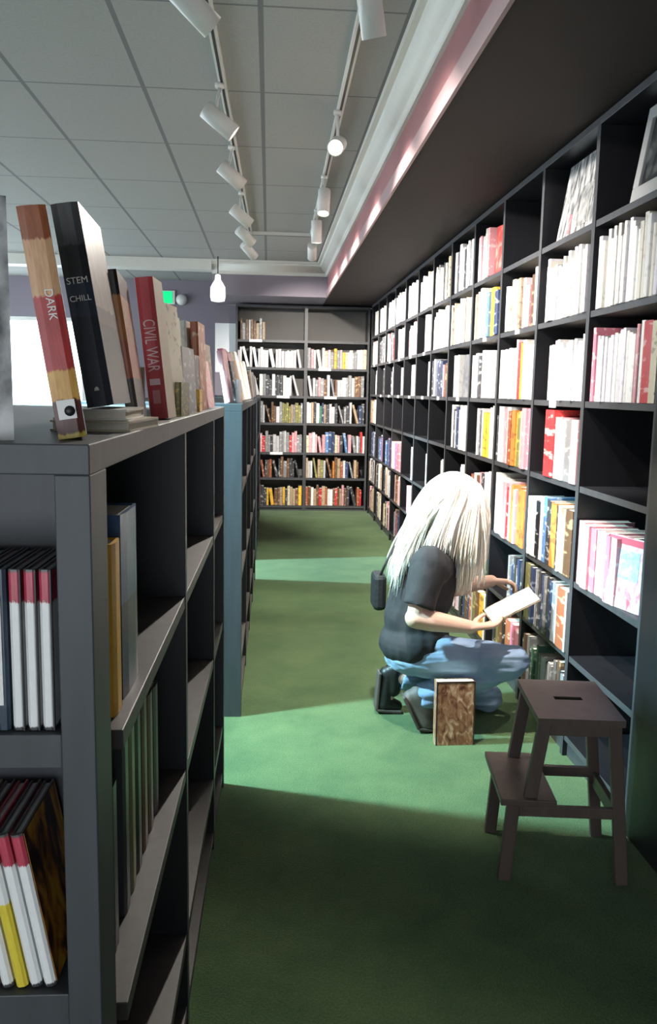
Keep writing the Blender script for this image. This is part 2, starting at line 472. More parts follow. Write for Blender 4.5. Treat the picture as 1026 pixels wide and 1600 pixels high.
nw = MB().box((-5.1, -2.5, 0), (-3.2, -2.4, 2.98)).box((0.7, -2.5, 0), (1.7, -2.4, 2.98)).box((-3.2, -2.5, 0), (0.7, -2.4, 0.4)).box((-3.2, -2.5, 1.8), (0.7, -2.4, 2.98))
struct(nw.obj('wall_front', M['wall']), 'off-white wall behind the camera position')
w3 = struct(boxo('added_front_pane', (-3.2, -2.46, 0.4), (0.7, -2.44, 1.8), emit('added_front_light', (0.86, 0.93, 1.0), 1.5)), 'unseen glowing pane added at the near end for front light')  # pane added behind the camera to light the near fronts
fr = MB()
for x in (-3.2, -1.25, 0.65): fr.box((x, -2.44, 0.4), (x + .05, -2.4, 1.8))
fr.obj('window_frame', M['dark_metal'], w3)

# soffit over the tall bookcases (mauve face, brown-black underside)
sf = MB()
sf.box((0.665, -2.5, 2.604), (1.6, 10.96, 2.98), 0)
so = sf.obj('soffit', [M['mauve'], M['soffit']])
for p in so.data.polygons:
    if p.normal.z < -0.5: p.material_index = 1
struct(so, 'dark soffit with mauve face over the tall bookcases')
sb = boxo('soffit_end', (-0.66, 9.85, 2.604), (0.665, 10.96, 2.98), M['purple']); sb.name = 'soffit.001'
struct(sb, 'purple grey soffit over the end bookcase')
struct(boxo('trim_1', (0.652, -2.5, 2.598), (0.666, 9.86, 2.68), M['palemauve']), 'pale strip along the soffit edge')  # thin strip, paler than the soffit face above it
# stepped crown moulding along soffit, back fascia, and free crossbeam on the left
PROF = [(0.0, 2.835), (0.018, 2.835), (0.020, 2.85), (0.032, 2.868), (0.052, 2.882), (0.075, 2.905), (0.088, 2.935), (0.094, 2.955), (0.122, 2.958), (0.126, 2.98)]
def crown(name, label, p_at, ends):
    mb = MB()
    for e in ends:
        for d, z in PROF + [(0.0, 2.98)]: mb.v.append(p_at(d, e) + (z,))
    n = len(PROF) + 1
    for k in range(n - 1):
        mb.f.append((k, k + 1, n + k + 1, n + k)); mb.mi.append(0); mb.sm.append(2 < k < 6)
    mb.f.append(tuple(range(n))); mb.f.append(tuple(reversed(range(n, 2 * n)))); mb.mi += [0, 0]; mb.sm += [False, False]
    o = mb.obj(name, M['crown_paint'])
    bm = bmesh.new(); bm.from_mesh(o.data); bmesh.ops.recalc_face_normals(bm, faces=bm.faces[:]); bm.to_mesh(o.data); bm.free()
    struct(o, label)
crown('trim_2', 'ivory crown moulding along the soffit', lambda d, e: (0.665 - d, e), (-2.4, 9.85))
crown('trim_3', 'ivory crown moulding above the end bookcase', lambda d, e: (e, 9.85 - d), (-0.66, 0.665))
struct(boxo('trim_4', (-5.0, 9.74, 2.865), (-0.66, 9.95, 2.98), M['crown_paint']), 'ivory crossbeam under the ceiling')
struct(boxo('trim_5', (1.263, 2.2, 0), (1.60, 2.655, 2.604), M['black_wood']), 'black filler panel at the near end of the bookcases')

# ------------------------------------------------------------------ books
BOOKS = []     # specs, sorted by apparent size later
CAM = Vector((0, 0, 1.52))

def book_geo(mb, t, h, d, mats_index=(0, 1), parts='both'):
    """Spine at y=0 facing -y, pages towards +y; x across thickness; z up. Rounded-back cover plus page block."""
    c = min(0.003, t * 0.2); ov = 0.003
    if parts in ('both', 'cover'):
        mi = mats_index[0]
        # spine slightly rounded: profile points across thickness
        xs = [(-t / 2, 0.004), (-t / 4, 0.0008), (t / 4, 0.0008), (t / 2, 0.004)]
        n = len(mb.v)
        for z in (0, h):
            for x, y in xs: mb.v.append((x, y, z))
            mb.v += [(t / 2, d, z), (t / 2 - c, d, z), (t / 2 - c, 0.004 + c, z), (-t / 2 + c, 0.004 + c, z), (-t / 2 + c, d, z), (-t / 2, d, z)]
        m_ = 10
        for i in range(m_):
            j = (i + 1) % m_
            mb.f.append((n + i, n + j, n + j + m_, n + i + m_)); mb.mi.append(mi); mb.sm.append(False)
        for base, flip in ((n, True), (n + m_, False)):
            for q in ((0, 1, 2, 3, 6, 7), (3, 4, 5, 6), (0, 7, 8, 9)):
                qq = [base + i for i in q]
                mb.f.append(tuple(reversed(qq)) if flip else tuple(qq)); mb.mi.append(mi); mb.sm.append(False)
    if parts in ('both', 'pages'):
        mb.box((-t / 2 + c, 0.004 + c, ov), (t / 2 - c, d - ov, h - ov), mats_index[1])

def book_uv(me, start_poly, t, h, d, verts_local, rnd):
    pass

def finish_book_mesh(name, mb, mats, recs):
    """recs: list of (first vert, last vert, t, h, d, rnd, local verts) -> UVs and random attribute per face corner / face."""
    me = bpy.data.meshes.new(name)
    me.from_pydata(mb.v, [], mb.f)
    for m in mats: me.materials.append(m)
    me.polygons.foreach_set('material_index', mb.mi)
    uv = me.uv_layers.new(name='UVMap')
    at = me.attributes.new('rnd', 'FLOAT', 'FACE')
    # per vertex uv from local coords
    vu = [None] * len(mb.v); vr = [0.0] * len(mb.v)
    for a, b, t, h, d, r, loc in recs:
        for i in range(a, b):
            l = loc[i - a]
            vu[i] = ((l[0] / t + 0.5) * 0.5 + l[1] / d * 3.0, l[2] / h); vr[i] = r
    for p in me.polygons:
        at.data[p.index].value = vr[p.vertices[0]]
        for li in p.loop_indices:
            uv.data[li].uv = vu[me.loops[li].vertex_index]
    me.update()
    return me

def add_book(key, t, h, d, loc, rotz, lean, label, cat='book', group=None, order=None):
    """lean > 0 tips the top towards local +x."""
    M4 = Matrix.Translation(loc) @ Matrix.Rotation(rotz, 4, 'Z')
    if abs(lean) > 1e-4:
        sx = 1 if lean > 0 else -1
        M4 = M4 @ Matrix.Translation((sx * t / 2, 0, 0)) @ Matrix.Rotation(lean, 4, 'Y') @ Matrix.Translation((-sx * t / 2, 0, 0))
    cpos = M4 @ Vector((0, 0, h / 2))
    dist = (cpos - CAM).length
    face = abs((M4.to_3x3() @ Vector((0, -1, 0))).dot((CAM - cpos).normalized()))
    side = abs((M4.to_3x3() @ Vector((1, 0, 0))).dot((CAM - cpos).normalized()))
    area = h * (t * max(.15, face) + 0.15 * d * side) / dist ** 2
    BOOKS.append(dict(key=key, t=t, h=h, d=d, m=M4, label=label, cat=cat, group=group, area=area, rnd=RNG.random()))

def size_word(t, h):
    if h > 0.275: a = 'tall'
    elif h < 0.2: a = 'short'
    else: a = ''
    b = 'thin' if t < 0.016 else ('thick' if t > 0.036 else '')
    return (a + ' ' + b).strip()

# ------------------------------------------------------------------ tall right-hand bookcases
XF = 1.263; XB = 1.575; Y0 = 2.655; BW = 0.65; NB = 12
SHELF = [2.19, 1.845, 1.49, 1.147, 0.75, 0.43, 0.085]      # board centre heights
TOPZ = 2.59; TH = 0.026
def shelf_top(r): return SHELF[r] + TH / 2
def clear(r): return (TOPZ - 0.03 if r == 0 else SHELF[r - 1] - TH / 2) - shelf_top(r)

def tall_unit(y0, y1, dividers, label):
    u = thing('tall_bookcase', label, 'bookcase', ((XF + XB) / 2, (y0 + y1) / 2, 0), 0, 'tall black bookcases along the wall')
    ox, oy = (XF + XB) / 2, (y0 + y1) / 2
    def b(name, a, c, mat=M['black_wood']):
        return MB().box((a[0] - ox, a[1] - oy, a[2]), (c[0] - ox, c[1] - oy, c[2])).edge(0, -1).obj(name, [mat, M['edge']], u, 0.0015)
    sp = 0.0165
    b('side_panel', (XF, y0, 0), (XB - .008, y0 + sp, TOPZ - .03)); b('side_panel', (XF, y1 - sp, 0), (XB - .008, y1, TOPZ - .03))
    b('top_panel', (XF, y0, TOPZ - .03), (XB - .008, y1, TOPZ))
    b('back_panel', (XB - .008, y0, 0), (XB, y1, TOPZ), M['back_wood'])
    b('plinth', (XF + .02, y0 + sp, 0), (XF + .04, y1 - sp, SHELF[6] - TH / 2))
    edges = [y0 + sp] + [q for d in dividers for q in (d - .0155, d + .0155)] + [y1 - sp]
    for d in dividers: b('divider', (XF, d - .0155, 0), (XB - .008, d + .0155, TOPZ - .03))
    for k in range(0, len(edges), 2):
        for z in SHELF: b('shelf', (XF + .004, edges[k], z - TH / 2), (XB - .008, edges[k + 1], z + TH / 2))
    return u
names = ['first tall black bookcase from the near end, pink books low down, beside step stool',
         'second tall black bookcase from near end, behind the kneeling person and the stool',
         'third tall black bookcase from near end, just past the kneeling person',
         'fourth tall black bookcase from near end, far half of the aisle',
         'fifth tall black bookcase from near end, white books on upper shelves',
         'sixth tall black bookcase from near end, close to the end wall',
         'last tall black bookcase, meeting the end bookcase in the corner']
bounds = [(0, 1), (1, 3), (3, 5), (5, 7), (7, 9), (9, 11), (11, 12)]
UNITS = []
for (a, c), nm in zip(bounds, names):
    UNITS.append(tall_unit(Y0 + BW * a, Y0 + BW * c, [Y0 + BW * k for k in range(a + 1, c)], nm))

COLW = ['first', 'second', 'third', 'fourth', 'fifth', 'sixth', 'seventh', 'eighth', 'ninth', 'tenth', 'eleventh', 'twelfth']
ROWW = ['top', 'second', 'third', 'fourth', 'fifth', 'sixth', 'bottom']
WH = ['white', 'white', 'white', 'ivory', 'palegrey', 'lilac']
MIX = ['white', 'ivory', 'palegrey', 'grey', 'cream', 'charcoal', 'tan', 'navy', 'brown', 'rust', 'red', 'olive', 'palepink']
DARK = ['charcoal', 'brown', 'grey', 'navy', 'rust', 'tan', 'black', 'palegrey', 'olive', 'green']

def fill_right(col, row, items=None, keys=None, frac=1.0, tr=(0.016, 0.032), hr=(0.22, 0.29), start=0.03, dr=(0.17, 0.21), lean_last=False):
    """Fill from the near post away from the camera. items: (key, t, h[, lean_deg[, gap]])"""
    y = Y0 + BW * col + 0.017 + start * 0.3
    yend = Y0 + BW * (col + 1) - 0.02
    ymax = y + (yend - y) * frac
    z = shelf_top(row) + 0.0005
    hc = clear(row) - 0.012
    n = 0
    seq = list(items) if items else []
    if items and frac >= .6:
        gaps = sum((it[4] if len(it) > 4 else .001) for it in seq)
        k = (ymax - y - gaps - .002) / sum(it[1] for it in seq)
        k = max(.6, min(1.7, k))
        seq = [(it[0], it[1] * k) + tuple(it[2:]) for it in seq]
    while True:
        if items is not None:
            if not seq: break
            it = seq.pop(0)
            key, t, h = it[:3]; lean = it[3] if len(it) > 3 else 0; gap = it[4] if len(it) > 4 else 0.001
        else:
            key = RNG.choice(keys); t = RNG.uniform(*tr); h = RNG.uniform(*hr); lean = 0; gap = RNG.choice([0.0008, 0.0012, 0.004])
        h = min(h, hc)
        y += gap
        foot = t * math.cos(math.radians(abs(lean))) + h * math.sin(math.radians(abs(lean)))
        if y + foot > ymax: break
        n += 1
        d = RNG.uniform(*dr)
        x = XF + RNG.choice((-.008, -.004, 0, .003, .008)) + RNG.uniform(-.003, .003)
        # rotz=-90: local y -> +X, local x -> -Y. lean>0 tips the top to +local x = towards the camera
        if lean >= 0: yc = y + foot - t / 2
        else: yc = y + t / 2
        if lean > 0: yc = y + h * math.sin(math.radians(lean)) + t / 2
        if lean < 0: yc = y + t / 2 + t * (1 - math.cos(math.radians(-lean)))
        sw = size_word(t, h)
        lab = f"{sw + ' ' if sw else ''}{PAL[key][2]} book, {ORD[n]} from near end, {ROWW[row]} shelf, {COLW[col]} bay of wall bookcases"
        add_book(key, t, h, d, (x, yc, z), -PI / 2, math.radians(lean), lab,
                 group=f"books on the {ROWW[row]} shelf of the {COLW[col]} bay")
        y += foot
    return n

R = fill_right
def rep(keys, n, t, h):
    return [(RNG.choice(keys), RNG.uniform(*t), RNG.uniform(*h)) for _ in range(n)]
# first bay (nearest)
R(0, 1, keys=['white', 'white', 'palegrey', 'lilac', 'ivory'], frac=.95, tr=(.016, .03), hr=(.235, .29))
R(0, 2, items=[('cream', .035, .27), ('red', .05, .275), ('white', .022, .28), ('palepink', .012, .27, 0, .008)] + rep(['white', 'palegrey', 'lilac'], 15, (.014, .02), (.235, .265)) + [('pink', .02, .285)], frac=.93)
R(0, 4, items=[('palepink', .03, .25, 0, .2), ('pink', .022, .25), ('palepink', .03, .255), ('palepink', .035, .25), ('pink', .03, .25), ('palepink', .04, .255), ('palepink', .035, .26)], frac=.97)
# second bay
R(1, 1, keys=['white', 'white', 'lilac', 'ivory', 'white', 'palegrey'], frac=.9, tr=(.018, .034), hr=(.22, .28))
R(1, 2, items=rep(['white', 'white', 'lilac', 'palegrey'], 16, (.016, .026), (.24, .27)), frac=.68)
R(1, 3, items=[('palepink', .05, .265), ('grey', .05, .265), ('palegrey', .035, .262), ('palepink', .05, .27), ('red', .075, .30)], frac=.68)
R(1, 4, items=[('brown', .06, .285), ('tan', .04, .28), ('white', .014, .29), ('black', .03, .28), ('orange', .05, .29), ('charcoal', .04, .29), ('blue', .03, .30), ('palegrey', .03, .28), ('black', .035, .27), ('white', .05, .28), ('white', .025, .28)], frac=.97)
R(1, 5, items=[('palegrey', .014, .26), ('rust', .075, .26), ('palegrey', .02, .265), ('grey', .03, .27), ('navy', .03, .26), ('charcoal', .025, .27), ('grey', .03, .265), ('navy', .028, .26), ('charcoal', .03, .27), ('grey', .025, .265), ('palegrey', .02, .26), ('navy', .03, .27), ('olive', .035, .275), ('olive', .04, .27)], frac=.98)
R(1, 6, items=rep(['charcoal', 'grey', 'grey', 'green', 'brown', 'palegrey'], 17, (.02, .035), (.22, .28)), frac=.97)
# third bay
R(2, 1, items=[('white', .025, .27), ('brown', .05, .245, 0, .006), ('palepink', .06, .2), ('lilac', .03, .245), ('tan', .03, .25), ('palegrey', .06, .25), ('cream', .045, .26), ('cream', .03, .23), ('white', .03, .235)], frac=.85)
R(2, 2, items=[('white', .05, .265), ('white', .03, .25), ('white', .05, .29), ('blue', .010, .28), ('white', .03, .275), ('yellow', .012, .28), ('red', .045, .285), ('lilac', .022, .30), ('white', .05, .26), ('white', .05, .26), ('white', .04, .265), ('white', .035, .26), ('white', .04, .25), ('white', .04, .26), ('palegrey', .03, .25)], frac=.98)
R(2, 3, items=[('pink', .028, .30), ('palepink', .05, .3), ('cream', .03, .285), ('olive', .04, .28), ('yellow', .02, .275), ('orange', .045, .285), ('rust', .03, .28), ('palegrey', .05, .30), ('palepink', .035, .29), ('palegrey', .045, .3), ('white', .04, .3), ('charcoal', .02, .25)], frac=.98)
R(2, 4, items=[('pink', .018, .30), ('orange', .055, .29), ('orange', .05, .30), ('palepink', .03, .28), ('orange', .03, .30), ('palepink', .045, .31), ('red', .014, .28), ('palepink', .05, .3), ('ivory', .04, .29), ('white', .05, .31), ('palegrey', .03, .3), ('white', .05, .33)], frac=.98)
R(2, 5, items=[('charcoal', .03, .25), ('navy', .03, .26)] + rep(DARK, 6, (.02, .04), (.2, .27)), frac=.55)
R(2, 6, items=[('pink', .05, .23), ('pink', .04, .25), ('rust', .05, .25)] + rep(DARK, 4, (.02, .04), (.2, .27)), frac=.8)
# fourth bay
R(3, 0, items=[('palepink', .025, .27, 0, .24), ('tan', .03, .26), ('ivory', .03, .28), ('palegrey', .03, .26), ('palegrey', .04, .25), ('palepink', .04, .26), ('white', .03, .26)], frac=.9)
R(3, 1, items=[('navy', .05, .24), ('yellow', .04, .26), ('yellow', .06, .27), ('blue', .04, .25), ('cream', .025, .27), ('palegrey', .04, .25), ('white', .025, .29), ('cream', .025, .29), ('charcoal', .03, .26), ('ivory', .025, .28), ('tan', .03, .27), ('white', .03, .26)], frac=.95)
R(3, 2, items=[('white', .06, .265), ('white', .055, .27), ('palegrey', .025, .27), ('white', .06, .26), ('white', .05, .28), ('charcoal', .03, .25), ('palegrey', .04, .25), ('white', .05, .27), ('white', .05, .26)], frac=.98)
R(3, 3, items=[('ivory', .05, .3), ('white', .03, .29), ('yellow', .06, .25), ('yellow', .05, .26), ('charcoal', .03, .25), ('palegrey', .025, .28), ('charcoal', .03, .27), ('palegrey', .03, .28)], frac=.6)
R(3, 4, items=[('white', .07, .32), ('white', .04, .31), ('charcoal', .04, .30), ('palepink', .03, .3)] + rep(MIX, 6, (.02, .04), (.22, .3)), frac=.8)
R(3, 5, keys=DARK, frac=.5, hr=(.2, .26))
R(3, 6, items=[('white', .02, .27), ('yellow', .07, .25), ('brown', .05, .25), ('olive', .04, .26)] + rep(DARK, 6, (.02, .04), (.2, .26)))
# fifth bay
R(4, 0, items=[('palegrey', .04, .28), ('grey', .05, .27), ('white', .03, .29), ('lilac', .03, .27), ('charcoal', .03, .25), ('palegrey', .05, .27), ('white', .05, .3), ('ivory', .04, .29), ('charcoal', .03, .27), ('palegrey', .04, .27)], frac=.85)
R(4, 1, keys=['cream', 'ivory', 'palegrey', 'white', 'tan', 'brown', 'white'], frac=.97)
R(4, 2, items=[('white', .03, .28, 0, .28), ('palegrey', .03, .27), ('white', .03, .28)], frac=.9)
R(4, 3, items=[('white', .035, .29), ('palegrey', .03, .28), ('lilac', .03, .27), ('white', .03, .29), ('palegrey', .04, .26), ('navy', .03, .26), ('navy', .045, .28), ('palegrey', .04, .25), ('charcoal', .03, .26), ('palegrey', .03, .28), ('white', .04, .29)], frac=.75)
R(4, 4, items=[('white', .05, .29), ('ivory', .04, .29), ('white', .04, .3), ('palegrey', .03, .28)], frac=.4)
for rr in (5, 6): R(4, rr, keys=MIX, frac=.7)
# sixth and farther bays
R(5, 0, keys=['grey', 'tan', 'white', 'ivory', 'charcoal', 'cream'], frac=.95, tr=(.025, .05), hr=(.23, .29))
R(5, 1, keys=['white', 'ivory', 'palegrey', 'white'], frac=.95, tr=(.02, .045))
R(5, 2, items=[('tan', .04, .22), ('brown', .04, .24), ('palepink', .03, .23), ('navy', .05, .26), ('charcoal', .05, .27), ('navy', .06, .27), ('palegrey', .04, .28), ('charcoal', .05, .27)], frac=.85)
R(5, 4, items=[('white', .03, .29), ('palegrey', .03, .28)], frac=.3)
R(5, 5, keys=MIX, frac=.5); R(5, 6, keys=MIX, frac=.6)
R(6, 0, keys=['white', 'ivory', 'white', 'cream'], frac=.95, tr=(.025, .05), hr=(.23, .29))
R(6, 1, items=[('white', .07, .28), ('white', .06, .29), ('palegrey', .03, .25)], frac=.6)
R(6, 2, items=[('palegrey', .05, .27), ('navy', .04, .26)], frac=.3)
R(6, 4, items=[('ivory', .04, .28)], frac=.3); R(6, 5, items=[('white', .05, .2)], frac=.4); R(6, 6, keys=MIX, frac=.5)
R(7, 0, keys=['white', 'ivory', 'white'], frac=.9, tr=(.025, .05), hr=(.24, .29))
R(7, 1, keys=['white', 'palegrey', 'palepink', 'lilac'], frac=.6)
R(7, 2, items=[('white', .09, .27)], frac=.9, start=.4)
R(7, 4, items=[('white', .06, .29), ('palegrey', .04, .27)], frac=.5); R(7, 5, items=[('palepink', .07, .26), ('palepink', .06, .25)], frac=.6)
R(7, 6, keys=MIX, frac=.5)
R(8, 0, keys=['white', 'ivory', 'palegrey'], frac=.9, tr=(.025, .05), hr=(.24, .29))
R(8, 1, keys=['white', 'palegrey', 'ivory'], frac=.6)
R(8, 2, items=[('palegrey', .06, .26)])
R(8, 4, items=[('pink', .05, .27), ('palepink', .06, .28), ('pink', .05, .27), ('purple', .05, .27), ('purple', .05, .26), ('lilac', .05, .27), ('palepink', .05, .27)])
R(8, 5, keys=['palepink', 'palegrey', 'ivory', 'white', 'brown'], frac=.7); R(8, 6, keys=MIX, frac=.6)
for c in (9, 10, 11):
    R(c, 0, keys=['white', 'ivory', 'palegrey'], frac=[.9, .8, .5][c - 9], tr=(.025, .05), hr=(.22, .28))
    R(c, 1, keys=['white', 'red', 'palegrey', 'ivory', 'charcoal'], frac=.75, tr=(.025, .05))
    R(c, 2, keys=['white', 'palegrey', 'charcoal'], frac=.3, tr=(.025, .05))
    if c == 11: R(c, 3, keys=['ivory', 'palegrey', 'tan'], frac=.8, tr=(.025, .05))
    R(c, 4, keys=['palegrey', 'purple', 'charcoal', 'navy', 'blue'], frac=.7, tr=(.025, .05))
    R(c, 5, keys=['palegrey', 'ivory', 'charcoal', 'tan'], frac=.8, tr=(.025, .05))
    R(c, 6, keys=['cream', 'tan', 'charcoal', 'palepink', 'ivory'], frac=.8, tr=(.025, .05))

# things shown face-out on the wall bookcases
def flat_book(label, cover, loc, w, h, t, rotz=0.0, tilt=0.0, cat='book', name='book', group=None, page_mat=None):
    """Front cover faces -x at rotz 0; w along y. tilt leans the top back (+x)."""
    root = link(name, None, None) if False else bpy.data.objects.new(name, None)
    COL.objects.link(root); root.location = loc; root.rotation_euler = (0, tilt, rotz); root.empty_display_size = .05
    tag(root, label, cat, group)
    mb = MB(); mb.box((0, -w / 2, 0), (0.003, w / 2, h)); mb.box((t - .003, -w / 2, 0), (t, w / 2, h)); mb.box((0, w / 2 - .003, 0), (t, w / 2, h))
    mb.obj('cover', cover, root)
    boxo('page_block', (0.003, -w / 2 + .003, 0.003), (t - .003, w / 2 - .003, h - .003), page_mat or M['pages'], root)
    return root
# framed picture, first bay top shelf
pf = thing('framed_picture', 'pale grey framed dark picture leaning on top shelf of first bay', 'picture', (1.285, 2.855, shelf_top(0) + .003))
pf.rotation_euler = (0, math.radians(9), 0)
w_, h_ = 0.355, 0.335
fm = MB().box((0, -w_ / 2, 0), (.025, w_ / 2, .055)).box((0, -w_ / 2, h_ - .045), (.025, w_ / 2, h_)) \
    .box((0, -w_ / 2, .055), (.025, -w_ / 2 + .045, h_ - .045)).box((0, w_ / 2 - .045, .055), (.025, w_ / 2, h_ - .045))
fm.obj('frame', plain('pale_grey_frame_paint', (0.42, 0.42, 0.42), 0.4), pf, .003)
boxo('print', (.012, -w_ / 2 + .04, .05), (.018, w_ / 2 - .04, h_ - .04), art_mat('dark_print', [(0.01, 0.012, 0.012), (0.03, 0.035, 0.035), (0.12, 0.13, 0.13)], 3), pf)
fb = flat_book('plastic-wrapped grey magazine standing face-out on top shelf of second bay', M['wrap'], (1.29, 3.60, shelf_top(0) + .001), 0.44, 0.335, .012, 0, math.radians(9), 'magazine', 'wrapped_magazine')
boxo('cover_photo', (-0.0015, -.13, .03), (-.0003, -.01, .2), art_mat('grey_cover_photo', [(0.05, 0.05, 0.05), (0.35, 0.35, 0.35), (0.5, 0.5, 0.5)], 3), fb)
boxo('red_mark', (-0.0015, .06, .02), (-.0003, .1, .1), art_mat('red_mark_print', [(0.4, 0.4, 0.4), (0.45, 0.1, 0.12), (0.5, 0.5, 0.5)], 2), fb)
pb = flat_book('pink and white picture book face-out in front of the pink books', art_mat('pink_picture_cover', [(0.62, 0.14, 0.20), (0.72, 0.42, 0.46), (0.78, 0.66, 0.68), (0.66, 0.30, 0.36)], 3, 1.7),
               (1.275, Y0 + .19, shelf_top(4) + .001), 0.20, 0.26, .022, math.radians(14), math.radians(3))
boxo('cover_picture', (-0.0012, -.075, .11), (-.0003, .05, .215), art_mat('pale_blue_picture', [(0.25, 0.45, 0.66), (0.42, 0.58, 0.72), (0.72, 0.66, 0.68)], 3), pb)
boxo('title_band', (-0.0012, -.1, .235), (-.0003, .1, .258), plain('pink_red_band', (0.75, 0.12, 0.18), .4), pb)
rb = flat_book('red paperback face-out at near end of top shelf, fourth bay', art_mat('red_cover_print', [(0.6, 0.05, 0.05), (0.62, 0.07, 0.06), (0.75, 0.35, 0.3)], 3),
               (1.30, Y0 + BW * 3 + .155, shelf_top(0) + .001), 0.19, 0.27, .03, math.radians(8), math.radians(2))
gb = flat_book('grey hardback face-out on third shelf of fifth bay', art_mat('grey_cover_print', [(0.10, 0.10, 0.11), (0.16, 0.16, 0.17), (0.26, 0.26, 0.27)], 3, 5),
               (1.30, Y0 + BW * 4 + .165, shelf_top(2) + .001), 0.22, 0.28, .03, math.radians(8), math.radians(3))

# price tags on the shelf edges (clip-on holders, parts of their bookcase shelf line)
def shelf_tag(unit, y, z, w=0.05, h=0.028):
    ox, oy = unit.location.x, unit.location.y
    boxo('price_tag', (XF - .004 - ox, y - w / 2 - oy, z - h / 2), (XF + .0035 - ox, y + w / 2 - oy, z + h / 2), M['tag'], unit)
shelf_tag(UNITS[1], 3.66, SHELF[2] - .002, .07, .034)
for u, c, r in ((2, 3, 1), (2, 4, 2), (3, 5, 2), (3, 6, 1), (3, 6, 2), (4, 7, 2), (4, 8, 1), (4, 7, 1), (4, 8, 2), (5, 9, 1), (5, 10, 2), (5, 9, 2), (6, 11, 1), (1, 2, 1)):
    shelf_tag(UNITS[u], Y0 + BW * c + .3, SHELF[r], .06, .026)

# ------------------------------------------------------------------ end bookcase
EY = 10.62; EX0, EXM, EX1 = -0.42, 0.46, 1.262
ESH = [2.14, 1.80, 1.45, 1.11, 0.735, 0.41, 0.05]; ETOP = 2.55
eb = thing('end_bookcase', 'wide black bookcase of two bays across the end of the aisle', 'bookcase', ((EX0 + EX1) / 2, EY + .15, 0))
def ebx(name, a, c, mat=M['black_wood']):
    ox, oy = eb.location.x, eb.location.y
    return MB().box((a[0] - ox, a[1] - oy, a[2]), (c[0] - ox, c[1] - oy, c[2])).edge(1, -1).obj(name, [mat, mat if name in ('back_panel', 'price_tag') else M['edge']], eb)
for x0, x1 in ((EX0, EX0 + .025), (EX1 - .025, EX1)): ebx('side_panel', (x0, EY, 0), (x1, EY + .29, ETOP))
ebx('divider', (EXM - .02, EY, 0), (EXM + .02, EY + .29, ETOP)); ebx('top_panel', (EX0, EY - .005, ETOP), (EX1, EY + .3, ETOP + .03))
ebx('back_panel', (EX0, EY + .29, 0), (EX1, EY + .3, ETOP), plain('tan_back_panel', (0.10, 0.095, 0.09), .6))
ebx('plinth', (EX0 + .025, EY + .02, 0), (EX1 - .025, EY + .04, 0.035))
for x0, x1 in ((EX0 + .025, EXM - .02), (EXM + .02, EX1 - .025)):
    for z in ESH: ebx('shelf', (x0, EY + .003, z - .015), (x1, EY + .29, z + .015))
for x, z in ((0.1, 1.45), (0.62, 1.80), (0.7, 1.45), (-0.25, 2.14), (0.02, 0.735)): ebx('price_tag', (x, EY - .004, z - .016), (x + .16, EY + .003, z + .016), M['tag'])
def fill_end(bay, row, keys, frac=1.0, x_start=0.0, tr=(.02, .042), hr=(.2, .27)):
    x0, x1 = ((EX0 + .027, EXM - .022), (EXM + .022, EX1 - .027))[bay]
    x = x0 + x_start; xm = x0 + (x1 - x0) * frac; n = 0; z = ESH[row] + .0155
    top = (ETOP if row == 0 else ESH[row - 1] - .015) - z - .015
    while True:
        t = RNG.uniform(*tr); h = min(top, RNG.uniform(*hr)); lean = -RNG.uniform(8, 16) if RNG.random() < .12 else 0
        foot = t * math.cos(math.radians(-lean)) + h * math.sin(math.radians(-lean))
        if x + foot > xm: break
        n += 1; k = RNG.choice(keys)
        # lean<0 tips the top to -x
        xc = x + (h * math.sin(math.radians(-lean)) if lean else 0) + t / 2
        add_book(k, t, h, RNG.uniform(.15, .2), (xc, EY + RNG.uniform(.015, .04), z), 0, math.radians(lean),
                 f"{PAL[k][2]} book, {ORD[n]} along, {ROWW[row]} shelf, {'left' if bay == 0 else 'right'} half of the end bookcase",
                 group='books on the end bookcase')
        x += foot + RNG.choice([.001, .003])
fill_end(0, 0, ['grey', 'tan', 'palegrey', 'brown'], .42, .03)
fill_end(0, 1, ['white', 'palegrey', 'lilac', 'ivory', 'white']); fill_end(1, 1, ['white', 'palegrey', 'cream', 'yellow', 'palepink', 'grey', 'ivory'])
fill_end(0, 2, ['palegrey', 'ivory', 'grey', 'white', 'palepink', 'charcoal']); fill_end(1, 2, ['white', 'palegrey', 'lilac', 'grey', 'brown', 'palepink'])
fill_end(0, 3, ['grey', 'brown', 'olive', 'tan', 'palegrey']); fill_end(1, 3, ['grey', 'navy', 'green', 'palegrey', 'charcoal', 'white', 'tan'])
fill_end(0, 4, ['grey', 'palegrey', 'red', 'charcoal', 'palepink']); fill_end(1, 4, ['white', 'red', 'palepink', 'navy', 'blue', 'cream', 'grey', 'charcoal'])
fill_end(0, 5, ['brown', 'charcoal', 'grey', 'rust']); fill_end(1, 5, ['orange', 'rust', 'brown', 'olive', 'navy', 'grey', 'palegrey', 'tan'])
fill_end(0, 6, ['brown', 'charcoal', 'cream', 'tan', 'yellow']); fill_end(1, 6, ['red', 'tan', 'palepink', 'brown', 'charcoal', 'white', 'rust'])

